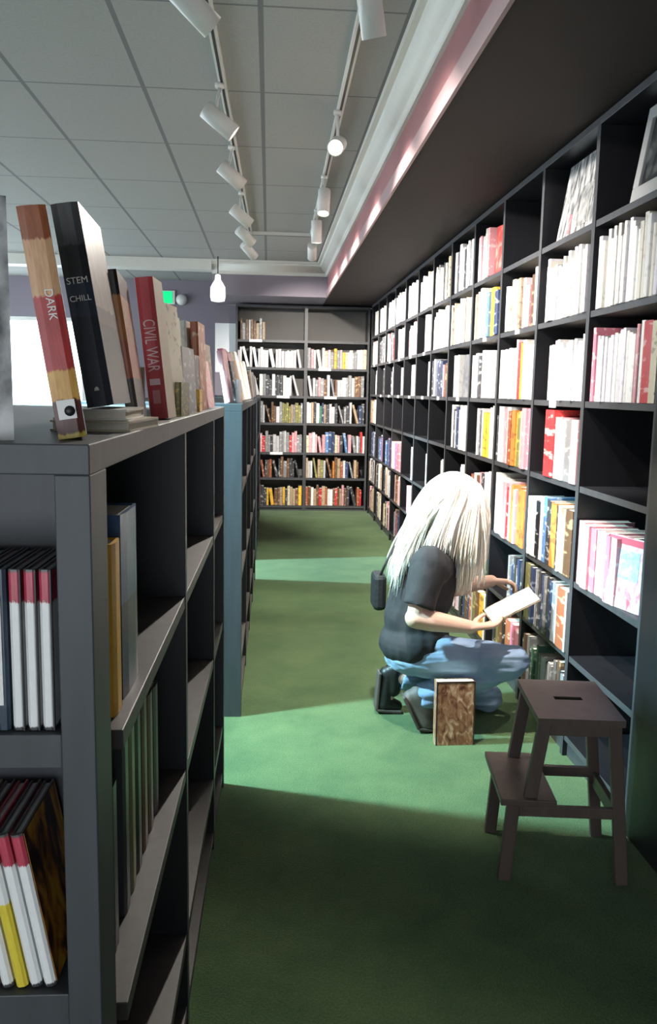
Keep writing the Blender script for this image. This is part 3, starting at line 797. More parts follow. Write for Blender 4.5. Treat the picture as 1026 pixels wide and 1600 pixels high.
# ------------------------------------------------------------------ left low bookcases (local frame: x = across, 0 at aisle face, negative away; y along aisle)
LT = 1.46
def low_case(label, loc, rotz, L, divs, shelves, near_end, depth=0.72):
    u = thing('low_bookcase', label, 'bookcase', loc, rotz, 'low charcoal bookcases in a row')
    B = lambda n, a, c, m=M['char_wood']: boxo(n, a, c, m, u, .0015)
    B('top_board', (-depth, 0, LT - .033), (0, L, LT), M['char_wood'])
    ys = 0.18 if near_end else 0.0
    mid = -depth / 2
    if near_end:       # open shelves facing along the aisle at the near end
        B('corner_post', (-.038, 0, 0), (0, .085, LT - .033))
        B('corner_post', (-depth, 0, 0), (-depth + .038, .085, LT - .033))
        B('end_back_panel', (-depth + .013, .168, 0), (-.026, .18, LT - .033))
        B('end_side_panel', (-.036, .085, 0), (-.026, .168, LT - .033)); B('end_side_panel', (-depth + .013, .085, 0), (-depth + .025, .168, LT - .033))
        for z in (1.135, .815, .495, .175): B('end_shelf', (-depth + .038, .002, z - .04), (-.038, .168, z), M['char_wood'])
    else:
        B('end_panel', (-depth, 0, 0), (0, .036, LT - .033)); ys = .036
    B('end_panel', (-depth, L - .036, 0), (0, L, LT - .033))
    B('back_panel', (mid - .008, ys, 0), (mid + .008, L - .036, LT - .033), M['back_wood'])
    e = [ys] + [q for d in divs for q in (d - .015, d + .015)] + [L - .036]
    for d in divs:  # divider sides blackened for shade inside the bays; front edges stay charcoal
        MB().box((mid + .008, d - .015, 0), (-.002, d + .015, LT - .033)).edge(0, 1).obj('divider', [M['black_wood'], M['char_wood']], u, .0015)
        MB().box((-depth, d - .015, 0), (mid - .008, d + .015, LT - .033)).edge(0, -1).obj('divider', [M['black_wood'], M['char_wood']], u, .0015)
    for k in range(0, len(e), 2):
        for z in shelves:
            B('shelf', (mid + .008, e[k], z - .028), (-.004, e[k + 1], z), M['char_shelf'])
            B('shelf', (-depth, e[k], z - .028), (mid - .008, e[k + 1], z), M['char_shelf'])
    return u
C1 = low_case('nearest low charcoal bookcase, with open end shelves and big books on top', (-.19, .9, 0), math.radians(-.75), 2.18, [.93, 1.72], (1.065, .66, .25, .06), True)
C2 = low_case('middle low charcoal bookcase, past the first sunlit gap', (-.118, 3.752, 0), math.radians(-.4), 2.9, [.75, 1.45, 2.17], (1.065, .66, .25, .06), False)
C3 = low_case('farthest low charcoal bookcase, reaching towards the end wall', (-.1, 7.43, 0), 0, 2.75, [.7, 1.4, 2.1], (1.065, .66, .25, .06), False)
def c1(x, y, z): return C1.matrix_basis @ Vector((x, y, z))
R1 = math.radians(-.75)

# ------------------------------------------------------------------ detailed near books with cover, pages, lettering
def text_child(parent, s, size, loc, rot, mat, name='lettering', ext=0.0004, sx=1.0, sy=1.0):
    cu = bpy.data.curves.new(name, 'FONT'); cu.body = s; cu.size = size; cu.extrude = ext
    cu.align_x = 'CENTER'; cu.align_y = 'CENTER'
    o = bpy.data.objects.new(name, cu); COL.objects.link(o); o.parent = parent
    o.location = loc; o.rotation_euler = rot; o.scale = (sx, sy, 1)
    cu.materials.append(mat)
    me = bpy.data.meshes.new_from_object(o.evaluated_get(bpy.context.evaluated_depsgraph_get()))
    m2 = bpy.data.objects.new(name, me); COL.objects.link(m2); m2.parent = parent
    m2.location = loc; m2.rotation_euler = rot; m2.scale = (sx, sy, 1)
    bpy.data.objects.remove(o); bpy.data.curves.remove(cu)
    return m2
INK_W = plain('white_lettering', (0.82, 0.80, 0.78), .5)
INK_P = plain('pale_pink_lettering', (0.80, 0.55, 0.55), .5)

def big_book(label, t, h, d, loc, rotz, lean, cover, pages=None, group='big books on the near low bookcase', name='book'):
    root = bpy.data.objects.new(name, None); COL.objects.link(root); root.empty_display_size = .05
    M4 = Matrix.Translation(loc) @ Matrix.Rotation(rotz, 4, 'Z')
    if abs(lean) > 1e-4:
        sx = 1 if lean > 0 else -1
        M4 = M4 @ Matrix.Translation((sx * t / 2, 0, 0)) @ Matrix.Rotation(lean, 4, 'Y') @ Matrix.Translation((-sx * t / 2, 0, 0))
    root.matrix_basis = M4
    tag(root, label, 'book', group)
    mb = MB(); book_geo(mb, t, h, d, (0, 0), 'cover'); mb.obj('cover', cover, root)
    c = min(.003, t * .2)
    boxo('page_block', (-t / 2 + c, .004 + c, .003), (t / 2 - c, d - .003, h - .003), pages or M['pages'], root)
    return root
dg = math.radians
# plastic-wrapped grey volume at the picture's edge
b0 = big_book('plastic-wrapped grey volume standing at near end of the low bookcase top', .10, .262, .19, (-.330, .935, LT), dg(17), 0, M['wrap'], plain('wrapped_grey_pages', (.32, .32, .33), .3))
# red and orange spine
b1 = big_book('thick red and orange book leaning over, square emblem at foot of spine', .031, .257, .19, (-.224, .975, LT), dg(13), dg(-8.5),
              zone_mat('red_orange_spine', [(0.02, (0.55, 0.42, 0.08)), (0.17, (0.10, 0.035, 0.03)), (0.30, (0.62, 0.34, 0.09)), (0.62, (0.42, 0.05, 0.05)), (0.86, (0.62, 0.36, 0.20)), (1.0, (0.28, 0.09, 0.04))]))
boxo('page_edge_strip', (.0158, .004, .002), (.0163, .19, .255), M['paper'], b1)
text_child(b1, 'DARK', .013, (.002, -.0005, .150), (PI / 2, PI / 2, 0), INK_W)
boxo('emblem', (-.011, -.0012, .022), (.009, .0006, .044), INK_W, b1)
MB().lathe([(.0001, 0), (.006, 0), (.006, .001), (.0001, .001)], 12).obj('emblem_mark', M['shoe'], b1).matrix_basis = Matrix.Translation((0.002, -.0013, .031)) @ Matrix.Rotation(PI / 2, 4, 'X')
# pile of flat books supporting the black book
def flat_pile(label, cover, loc, size, rotz):
    root = thing('book', label, 'book', loc, rotz, 'flat books under the black book')
    w, d, t = size
    mb = MB().box((-w / 2, 0, 0), (w / 2, d, .003)).box((-w / 2, 0, t - .003), (w / 2, d, t)).box((-w / 2, d - .003, .003), (w / 2, d, t - .003))
    mb.obj('cover', cover, root)
    boxo('page_block', (-w / 2 + .003, .003, .003), (w / 2 - .003, d - .003, t - .003), M['pages'], root)
    return root
flat_pile('cream paperback lying flat under the tall black book', cover_mat('cream'), (-.245, 1.17, LT), (.11, .21, .015), dg(-3))
flat_pile('ivory paperback lying flat, topmost under the tall black book', cover_mat('ivory'), (-.245, 1.172, LT + .0155), (.10, .2, .015), dg(2))
b2 = big_book('tall black book with two white title lines, leaning on flat books', .036, .275, .19, (-.235, 1.19, LT + .0315), dg(2), dg(-9),
              zone_mat('black_blue_spine', [(0.45, (0.012, 0.016, 0.028)), (0.62, (0.020, 0.030, 0.055)), (0.80, (0.012, 0.012, 0.015)), (1.0, (0.06, 0.06, 0.065))]),
              plain('tan_page_edges', (.36, .31, .27), .8, noise_amt=.2, scale=150))
boxo('front_board', (.0181, .004, .0), (.0186, .19, .275), zone_mat('tan_dark_board', [(.42, (.03, .035, .05)), (.5, (.12, .10, .09)), (1, (.30, .25, .21))]), b2)
text_child(b2, 'STEM', .0125, (.0, -.0005, .172), (PI / 2, 0, 0), INK_W)
text_child(b2, 'CHILL', .0110, (.0, -.0005, .148), (PI / 2, 0, 0), INK_W)
MB().lathe([(.0001, 0), (.004, 0), (.003, .004), (.0001, .006)], 10).obj('emblem', INK_W, b2).location = (0, .0004, .022)
# tan and orange volumes behind
b3 = big_book('orange and dark paperback behind the tall black book', .02, .25, .18, (-.222, 1.40, LT), dg(4), dg(-8),
              zone_mat('orange_dark_spine', [(.30, (.10, .09, .09)), (.55, (.50, .16, .10)), (.84, (.50, .20, .07)), (1, (.03, .02, .02))]))
big_book('short beige book between the orange paperback and the red book', .02, .10, .03, (-.245, 1.60, LT), dg(4), dg(0), cover_mat('tan'))
# red spine with white title
b4 = big_book('thick red book with white vertical title, pale page edge', .034, .272, .10, (-.214, 1.66, LT), dg(-3), dg(-6),
              plain('bright_red_cover', (.52, .05, .06), .4, noise_amt=.12, scale=12), plain('beige_pages', (.62, .53, .40), .8, noise_amt=.15, scale=180))
text_child(b4, 'CIVIL WAR', .033, (0.0, -.0005, .142), (PI / 2, PI / 2, 0), INK_P, sx=.62)
boxo('back_board', (-.0176, .004, 0), (-.0171, .10, .272), M['paper'], b4)
boxo('front_board', (.0171, .004, 0), (.0176, .10, .272), plain('beige_board', (.60, .50, .36), .5, noise_amt=.1), b4)
boxo('title_block', (-.010, -.0012, .066), (.010, .0006, .078), INK_P, b4)
boxo('author_block', (-.007, -.0010, .030), (.007, .0006, .056), plain('rose_print', (.62, .22, .24), .5), b4)

# remaining books standing on the low bookcases, spines towards the camera
TOPB = [  # key, X offset from the aisle edge, Y, t, h, d, lean, rot, words
    ('cream', -.045, 1.83, .02, .245, .15, -5, -8), ('olive', -.022, 1.86, .014, .075, .1, 0, -5),
    ('cream', -.06, 2.0, .022, .235, .15, -4, -6), ('grey', -.035, 2.02, .022, .16, .15, -3, -6),
    ('charcoal', -.04, 2.2, .03, .15, .14, -2, -4), ('yellow', -.018, 2.25, .012, .06, .1, 0, 0),
    ('ivory', -.062, 2.4, .022, .25, .15, -3, -4), ('rust', -.035, 2.42, .022, .25, .15, -2, -3), ('brown', -.085, 2.42, .02, .23, .15, -3, -3),
    ('rust', -.06, 2.62, .026, .24, .15, -5, -4), ('palepink', -.03, 2.63, .022, .15, .15, -9, -4),
    ('brown', -.05, 2.83, .03, .21, .15, -5, -4),
    ('palepink', -.075, 3.9, .026, .24, .15, -9, -5), ('palegrey', -.028, 3.93, .018, .11, .13, -3, -4), ('charcoal', -.05, 4.1, .026, .2, .15, -11, -5),
    ('palepink', -.055, 4.28, .028, .25, .15, -13, -5), ('pink', -.09, 4.3, .026, .27, .15, -10, -5), ('orange', -.05, 4.47, .02, .22, .15, -12, -5),
    ('cream', -.05, 4.65, .028, .27, .15, -14, -5), ('brown', -.09, 4.66, .02, .28, .15, -12, -5), ('ivory', -.05, 4.84, .024, .25, .15, -14, -4),
    ('white', -.045, 5.02, .03, .29, .15, -14, -4), ('tan', -.045, 5.2, .022, .24, .15, -12, -4), ('cream', -.045, 5.38, .028, .24, .15, -12, -4),
    ('white', -.04, 5.56, .03, .25, .15, -10, -4), ('palegrey', -.04, 5.75, .03, .24, .15, -10, -3), ('ivory', -.04, 5.93, .026, .22, .15, -11, -3),
    ('brown', -.035, 6.1, .026, .2, .15, -8, -3), ('cream', -.035, 6.3, .026, .2, .15, -8, -3),
    ('ivory', -.05, 7.55, .03, .24, .15, -8, 0), ('white', -.05, 7.8, .03, .25, .15, -8, 0), ('palegrey', -.05, 8.05, .03, .23, .15, -6, 0),
    ('white', -.05, 8.35, .03, .24, .15, -6, 0), ('tan', -.05, 8.7, .03, .22, .15, -5, 0), ('charcoal', -.05, 9.1, .03, .22, .15, -5, 0),
]
cnt = {1: 0, 2: 0, 3: 0}
for key, xo, y, t, h, d, ln, rz in TOPB:
    cs = 1 if y < 3.2 else (2 if y < 7 else 3)
    edge = {1: -.19 + (y - .9) * .0131, 2: -.118 + (y - 3.752) * .007, 3: -.1}[cs]
    cnt[cs] += 1
    wh = {1: 'nearest', 2: 'middle', 3: 'farthest'}[cs]
    sw = size_word(t, h)
    add_book(key, t, h, d, (edge + xo, y, LT + .0005), dg(rz), dg(ln),
             f"{sw + ' ' if sw else ''}{PAL[key][2]} book, {ORD[cnt[cs]]} of the smaller ones along top of {wh} low bookcase",
             group=f'books along the top of the {wh} low bookcase')
# filler row of books farther from the aisle edge, behind
for i in range(9):
    key = RNG.choice(['white', 'tan', 'palegrey', 'grey', 'cream', 'ivory'])

# end shelves of the near bookcase: white-spined slim volumes with red heads
SPW = zone_mat('white_red_spine', [(.02, (.05, .05, .05)), (.80, (.84, .84, .84)), (.985, (.50, .06, .10)), (1.0, (.1, .1, .1))])
SPD = zone_mat('dark_blue_spine', [(.15, (.03, .05, .08)), (.80, (.05, .07, .10)), (1.0, (.04, .06, .09))])
WRAPW = plain('glossy_white_pages', (.66, .66, .68), .25, noise_amt=.2, scale=120)
def slim(label, loc, t, h, d, rotz, lean, cover, text=None):
    return big_book(label, t, h, d, loc, rotz, lean, cover, WRAPW, 'slim volumes on the near end shelves')
x = -.047; z = 1.136
words = ['against the post', 'second from the post', 'third from the post', 'fourth from the post']
for k in range(3):
    o = slim(f'slim white volume with red-topped spine, {words[k]}, upper end shelf', c1(x - .0075, .012, z), .0135, .185, .13, R1, 0, SPW)
    boxo('dark_edge', (.0052, -.0004, 0), (.0070, .0035, .185), M['shoe'], o)
    text_child(o, 'n', .006, (-.001, -.0003, .150), (PI / 2, 0, 0), INK_W)
    x -= .0165
o = slim('slim dark blue volume with white strip, fourth from the post, upper end shelf', c1(x - .0075, .012, z), .0135, .185, .13, R1, 0, SPD)
boxo('white_strip', (-.004, -.0008, .03), (.001, .001, .155), INK_W, o)
x -= .0165
for k in range(6):
    slim(f'slim {["white", "grey", "white", "dark", "white", "grey"][k]} volume, {ORD[k + 5]} from the post, upper end shelf', c1(x - .0075, .012, z), .0135, .185, .13, R1, 0,
         [SPW, cover_mat('grey'), SPW, SPD, SPW, cover_mat('grey')][k] if k not in (1, 5) else SPD)
    x -= .0165
# lower end shelf: leaning
z = .816
ART = art_mat('yellow_dark_cover_art', [(0.03, 0.015, 0.02), (0.08, 0.03, 0.02), (0.55, 0.22, 0.03), (0.72, 0.45, 0.04)], 2.4, 3.1, stretch=(1, 1.6, 1))
x = -.062
ln = dg(-10)
for k in range(6):
    cov = [SPW, SPW, zone_mat('yellow_white_spine', [(.55, (.75, .60, .06)), (.80, (.8, .8, .78)), (1, (.50, .07, .10))]), SPW, cover_mat('tan'), SPW][k]
    lab = ['slim white volume at right of the leaning row, yellow picture on its cover', 'slim white red-topped volume, second in the leaning row on lower end shelf',
           'slim yellow-footed volume, third in the leaning row on lower end shelf', 'slim white volume, fourth in the leaning row on lower end shelf',
           'slim tan volume, fifth of the leaning row on lower end shelf', 'slim white volume, sixth in the leaning row on lower end shelf'][k]
    o = slim(lab, c1(x, .012, z), .0135, .195, .14, R1, ln, cov)
    if k == 0: boxo('cover_art', (.0068, .006, .002), (.0078, .138, .193), ART, o)
    x -= .0165
# row below: only the tops show
x = -.05; z = .496
for k in range(7):
    slim(f'slim grey volume, {ORD[k + 1]} from the post, third end shelf down', c1(x - .0075, .012, z), .0145, .2, .14, R1, 0, cover_mat(['grey', 'charcoal', 'grey', 'palegrey', 'charcoal', 'grey', 'grey'][k]))
    x -= .0175
# side bays of the near bookcase: a few tall volumes, spines to the aisle (rotz +90: local y -> -X)
def side_book(key, y, z, t, h, label, xo=-.02, d=.2, mat=None):
    p = c1(xo, y - .9, z)
    return big_book(label, t, h, d, p, PI / 2 + R1, 0, mat or cover_mat(key), None, 'tall volumes in the near side bays')
side_book('yellow', 1.15, 1.0655, .055, .245, 'yellow-orange volume in the top side bay beside the corner post', mat=plain('yellow_orange_cover', (.95, .50, .03), .45, noise_amt=.1))
side_book('navy', 1.255, 1.0655, .13, .275, 'thick navy volume with blue top, beside the yellow one in the side bay', mat=zone_mat('navy_blue_top', [(.5, (.02, .03, .07)), (.52, (.02, .03, .07)), (1.0, (.05, .11, .26))]))
for k, (y, key, h) in enumerate(((1.20, 'charcoal', .27), (1.3, 'charcoal', .31), (1.36, 'olive', .30), (1.42, 'black', .29), (1.49, 'brown', .30), (1.56, 'brown', .28), (1.63, 'charcoal', .27))):
    side_book(key, y, .6605, .05, h, f'{PAL[key][2]} volume, {ORD[k + 1]} from corner post on second side shelf', xo=-.04)

# ------------------------------------------------------------------ emit the shelf books
BOOKS.sort(key=lambda b: -b['area'])
N_INDIV = 238
def local_book(t, h, d):
    mb = MB(); book_geo(mb, t, h, d, (0, 1)); return mb
for b in BOOKS[:N_INDIV]:
    mb = local_book(b['t'], b['h'], b['d'])
    me = finish_book_mesh('book', mb, [cover_mat(b['key']), M['pages']], [(0, len(mb.v), b['t'], b['h'], b['d'], b['rnd'], mb.v)])
    o = link('book', me); o.matrix_basis = b['m']
    tag(o, b['label'], b['cat'], b['group'])
rest = MB(); recs = []; keys = sorted(set(b['key'] for b in BOOKS[N_INDIV:]))
for b in BOOKS[N_INDIV:]:
    mb = local_book(b['t'], b['h'], b['d']); n = len(rest.v); loc = list(mb.v)
    ki = keys.index(b['key'])
    rest.v += [tuple(b['m'] @ Vector(p)) for p in mb.v]
    rest.f += [tuple(n + i for i in f) for f in mb.f]
    rest.mi += [ki if i == 0 else len(keys) for i in mb.mi]; rest.sm += mb.sm
    recs.append((n, len(rest.v), b['t'], b['h'], b['d'], b['rnd'], loc))
if rest.v:
    me = finish_book_mesh('distant_books', rest, [cover_mat(k) for k in keys] + [M['pages']], recs)
    o = link('distant_books', me)
    tag(o, 'all the small books on the end bookcase and the far shelves', 'books', None, 'stuff')

# ------------------------------------------------------------------ step stool
st = thing('step_stool', 'dark brown wooden two-step stool with hand slot, on the green carpet', 'stool', (.749, 2.369, 0), dg(-6.5))
SW = M['stool_wood']; W_ = .35
def sbox(n, a, c): return boxo(n, a, c, SW, st, .003)
# top board with hand slot
tx0, tx1, ty0, ty1 = .078, .342, .0, .352; cx, cy = .21, .18
hx, hy = .045, .014
tb = MB()
tb.box((tx0, ty0, .528), (cx - hx, ty1, .55)).box((cx + hx, ty0, .528), (tx1, ty1, .55)).box((cx - hx, ty0, .528), (cx + hx, cy - hy, .55)).box((cx - hx, cy + hy, .528), (cx + hx, ty1, .55))
tb.obj('top_step', SW, st)
sbox('lower_step', (-.022, .0, .262), (.150, .352, .283))
for y in (.03, W_ - .03):
    inn = .0
    MB().bar((.318, y, .528), (.372, y, 0), .038, .024).obj('leg', SW, st, .003)           # back leg
    MB().bar((.105, y, .528), (.066, y, .235), .040, .024).obj('leg', SW, st, .003)        # upper front leg
    MB().bar((.022, y, .262), (.004, y, 0), .040, .024).obj('leg', SW, st, .003)           # lower front leg
    MB().bar((.03, y, .236), (.335, y, .236), .034, .020, up=(0, 1, 0)).obj('side_rail', SW, st, .002)
    MB().bar((.11, y, .505), (.315, y, .505), .036, .018, up=(0, 1, 0)).obj('apron', SW, st, .002)
MB().bar((.352, .04, .215), (.352, W_ - .04, .215), .05, .018, up=(1, 0, 0)).obj('cross_rail', SW, st, .002)

# ------------------------------------------------------------------ standing book on the carpet by the knee
fbk = flat_book('thick brown and copper book standing on the carpet by the knee', art_mat('copper_cover_art', [(0.09, 0.03, 0.02), (0.26, 0.11, 0.06), (0.40, 0.21, 0.12), (0.66, 0.48, 0.34)], 6, 2.2),
                (.824, 3.405, .001), .172, .285, .05, dg(92), dg(3))
boxo('cover_border', (-.0012, -.086, 0), (-.0002, -.080, .285), plain('dark_border', (.05, .025, .018), .5), fbk)
boxo('cover_border', (-.0012, .080, 0), (-.0002, .086, .285), M['dark_metal'], fbk)
boxo('cover_border', (-.0012, -.080, .277), (-.0002, .080, .285), plain('dark_border_top', (.05, .025, .018), .5), fbk)

# ------------------------------------------------------------------ person
def solidify(mb, name, mat, voxel, smooth=8, parent=None, disp=None):
    me = mb.mesh(name + '_src', [mat])
    tmp = bpy.data.objects.new(name + '_src', me); COL.objects.link(tmp)
    r = tmp.modifiers.new('r', 'REMESH'); r.mode = 'VOXEL'; r.voxel_size = voxel; r.use_smooth_shade = True
    s = tmp.modifiers.new('s', 'SMOOTH'); s.iterations = smooth; s.factor = .5
    dgph = bpy.context.evaluated_depsgraph_get()
    dgph.update()
    out = bpy.data.meshes.new_from_object(tmp.evaluated_get(dgph))
    out.name = name
    bpy.data.objects.remove(tmp); bpy.data.meshes.remove(me)
    out.materials.clear(); out.materials.append(mat)
    if disp:
        out.update()
        cos = [v.co.copy() for v in out.vertices]; nr = [v.normal.copy() for v in out.vertices]
        for v, c, n in zip(out.vertices, cos, nr): v.co = c + n * disp(c)
    for p in out.polygons: p.use_smooth = True
    out.update()
    return link(name, out, parent)

V = Vector
J = dict(pelvis=V((.70, 3.67, .36)), waist=V((.675, 3.67, .52)), chest=V((.725, 3.68, .70)), neck=V((.80, 3.68, .86)), head=V((.855, 3.68, 1.03)),
         shN=V((.705, 3.515, .79)), elN=V((.640, 3.455, .560)), wrN=V((.885, 3.45, .520)),
         shF=V((.80, 3.85, .78)), elF=V((.865, 3.93, .575)), wrF=V((1.085, 3.88, .628)),
         hipN=V((.715, 3.585, .355)), knN=V((1.105, 3.54, .335)), anN=V((.690, 3.575, .150)), toN=V((.735, 3.57, .035)),
         hipF=V((.72, 3.755, .345)), knF=V((1.075, 3.80, .065)), anF=V((.610, 3.80, .185)), toF=V((.572, 3.80, .045)))
body = MB()
# head: skull, jaw, nose, brow, ears, looking down and forward (+x)
hr = Matrix.Rotation(dg(35), 3, 'Y')
Hc = J['head']
def hp(x, y, z): return Hc + hr @ V((x, y, z))
body.ellipsoid(hp(-.01, 0, .02), (.098, .075, .095), hr)
body.ellipsoid(hp(.025, 0, -.055), (.062, .055, .068), hr)
body.ellipsoid(hp(.055, 0, -.095), (.025, .028, .02), hr)               # chin
body.capsule(hp(.092, 0, .0), hp(.112, 0, -.038), .008, .012)            # nose
body.ellipsoid(hp(.082, 0, .018), (.016, .05, .012), hr)                 # brow
body.ellipsoid(hp(.084, 0, -.068), (.012, .024, .006), hr); body.ellipsoid(hp(.082, 0, -.080), (.012, .022, .007), hr)   # lips
for s in (-1, 1):
    body.ellipsoid(hp(-.005, .076 * s, -.015), (.02, .008, .03), hr)     # ears
    body.ellipsoid(hp(.074, .03 * s, -.002), (.014, .014, .011), hr)     # eyes (lids)
    body.ellipsoid(hp(.06, .036 * s, -.035), (.026, .024, .024), hr)     # cheeks
body.capsule(J['neck'] - V((.02, 0, .03)), Hc - V((.01, 0, .05)), .058, .055)
# torso and limbs
body.capsule(J['pelvis'], J['waist'], .125, .115); body.capsule(J['waist'], J['chest'], .115, .125)
body.capsule(J['shN'] + V((.02, .04, -.01)), J['shF'] + V((-.01, -.04, -.01)), .075, .075)
body.capsule(J['chest'], J['neck'], .11, .06)
for sh, el, wr in (('shN', 'elN', 'wrN'), ('shF', 'elF', 'wrF')):
    body.capsule(J[sh], J[el], .052, .042)
    mid = J[el].lerp(J[wr], .3)
    body.capsule(J[el], mid, .046, .047); body.capsule(mid, J[wr], .047, .029)
for h_, k_, a_, t_ in (('hipN', 'knN', 'anN', 'toN'), ('hipF', 'knF', 'anF', 'toF')):
    body.capsule(J[h_], J[k_], .078, .058); body.capsule(J[k_], J[a_], .055, .04); body.capsule(J[a_], J[t_], .038, .03)
def hand(mb, wrist, d, palm_n, curl, spread=.0, thumb_side=1, L=1.0):
    """palm from wrist along d; fingers curl towards palm_n."""
    d = d.normalized(); n = (palm_n - d * palm_n.dot(d)).normalized(); s = d.cross(n)
    pc = wrist + d * .085
    for k in range(4):
        o = (k - 1.5) * .0195
        mb.capsule(wrist + s * o * .55, pc + s * o, .017, .0125, 10)
    for k in range(4):
        o = (k - 1.5) * .0205
        ln = (.070, .080, .075, .058)[k if thumb_side > 0 else 3 - k] * L
        p = pc + s * o; a = .15; dirv = d
        for seg_, fr_ in enumerate((.42, .32, .26)):
            a += curl[seg_]
            dv = d * math.cos(a) + n * math.sin(a)
            q = p + dv * (ln * fr_)
            mb.capsule(p, q, .0098 - .0011 * seg_, .0092 - .0011 * seg_, 10)
            p = q
    b_ = wrist + d * .028 - s * .022 * thumb_side
    t1 = b_ + (d * .55 - s * .75 * thumb_side + n * .35).normalized() * .042
    t2 = t1 + (d * .85 - s * .25 * thumb_side + n * .5).normalized() * .032
    t3 = t2 + (d * .95 + n * .4).normalized() * .024
    mb.capsule(b_, t1, .0155, .0125, 10); mb.capsule(t1, t2, .0122, .0105, 10); mb.capsule(t2, t3, .0105, .009, 10)
# near hand under the held book, palm up; far hand reaching the shelf, palm down
hand(body, J['wrN'], V((.95, .25, .02)), V((0, .15, 1)), (.1, .25, .35), thumb_side=1)
hand(body, J['wrF'], V((1, .0, -.05)), V((.1, -.15, -1)), (.35, .6, .5), thumb_side=-1)
person = solidify(body, 'person', M['skin'], .0045, 4)
tag(person, 'kneeling person with long white hair, black t-shirt and jeans, holding a pale book', 'person')

def folds(sc, amp, st=(1, 1, 1)):
    def f(c):
        q = V((c.x * st[0], c.y * st[1], c.z * st[2])) * sc
        return amp * (noise.noise(q) + .5 * noise.noise(q * 2.1))
    return f
sh = MB()
sh.capsule(J['pelvis'] + V((-.01, 0, .05)), J['waist'], .150, .140); sh.capsule(J['waist'], J['chest'], .140, .145)
sh.capsule(J['shN'] + V((.02, .03, -.02)), J['shF'] + V((-.01, -.03, -.02)), .092, .092)
sh.capsule(J['chest'], J['neck'] - V((.01, 0, .02)), .135, .075)
sh.ellipsoid(J['pelvis'] + V((-.02, 0, .03)), (.165, .19, .12))
for a_, b_ in (('shN', 'elN'), ('shF', 'elF')):
    sh.ellipsoid(J[a_], (.082, .080, .082))
    e = J[a_].lerp(J[b_], .80)
    sh.ring_tube([J[a_] + V((0, 0, .01)), J[a_].lerp(J[b_], .4), e], [.078, .075, .074], 20)
solidify(sh, 't_shirt', M['shirt'], .007, 5, person, folds(11, .010, (1, 1, .55)))
jn = MB()
jn.ellipsoid(J['pelvis'] + V((-.015, 0, -.01)), (.150, .175, .115))
def leg_cloth(h_, k_, a_, rh, rk, ra, cut=1.0):
    jn.capsule(J[h_], J[k_], rh, rk, 20)
    jn.ring_tube([J[k_], J[k_].lerp(J[a_], .35), J[k_].lerp(J[a_], cut)], [rk * .98, (rk + ra) / 2 + .006, ra], 20)
leg_cloth('hipN', 'knN', 'anN', .105, .072, .062, .98)
leg_cloth('hipF', 'knF', 'anF', .105, .068, .060, .92)
solidify(jn, 'jeans', M['denim'], .007, 5, person, folds(19, .010, (.30, .8, 1.9)))
# shoes, on their toes
def shoe(an, to, mat, name):
    a = J[an]; t = J[to]; d = (t - a).normalized()
    mb = MB()
    heel = a + V((-.035, 0, .005)); ball = V((t.x - .01, t.y, .045)); tip = V((t.x + .055, t.y, .030))
    up_ = V((.045, 0, .0))
    mb.capsule(heel, ball, .038, .042, 16); mb.capsule(ball, tip, .042, .028, 16)
    mb.capsule(a + V((0, 0, .02)), a.lerp(ball, .5) + V((.02, 0, .0)), .045, .04, 16)
    o = solidify(mb, 'shoe', mat, .006, 4, person)
    s = MB()
    b = heel - V((.036, 0, -.012)); c = ball + V((-.036, 0, -.026)); e = V((tip.x + .02, tip.y, .008))
    for p, q in ((b, c), (c, e)):
        s.bar(p, q, .078, .014, up=(-1, 0, -.6))
    so_ = s.obj('sole', M['sole'], o, .004)
    return o
shoe('anN', 'toN', M['shoe_grey'], 'n')['label'] = 'worn grey-brown shoe'
shoe('anF', 'toF', M['shoe'], 'f')['label'] = 'black shoe'

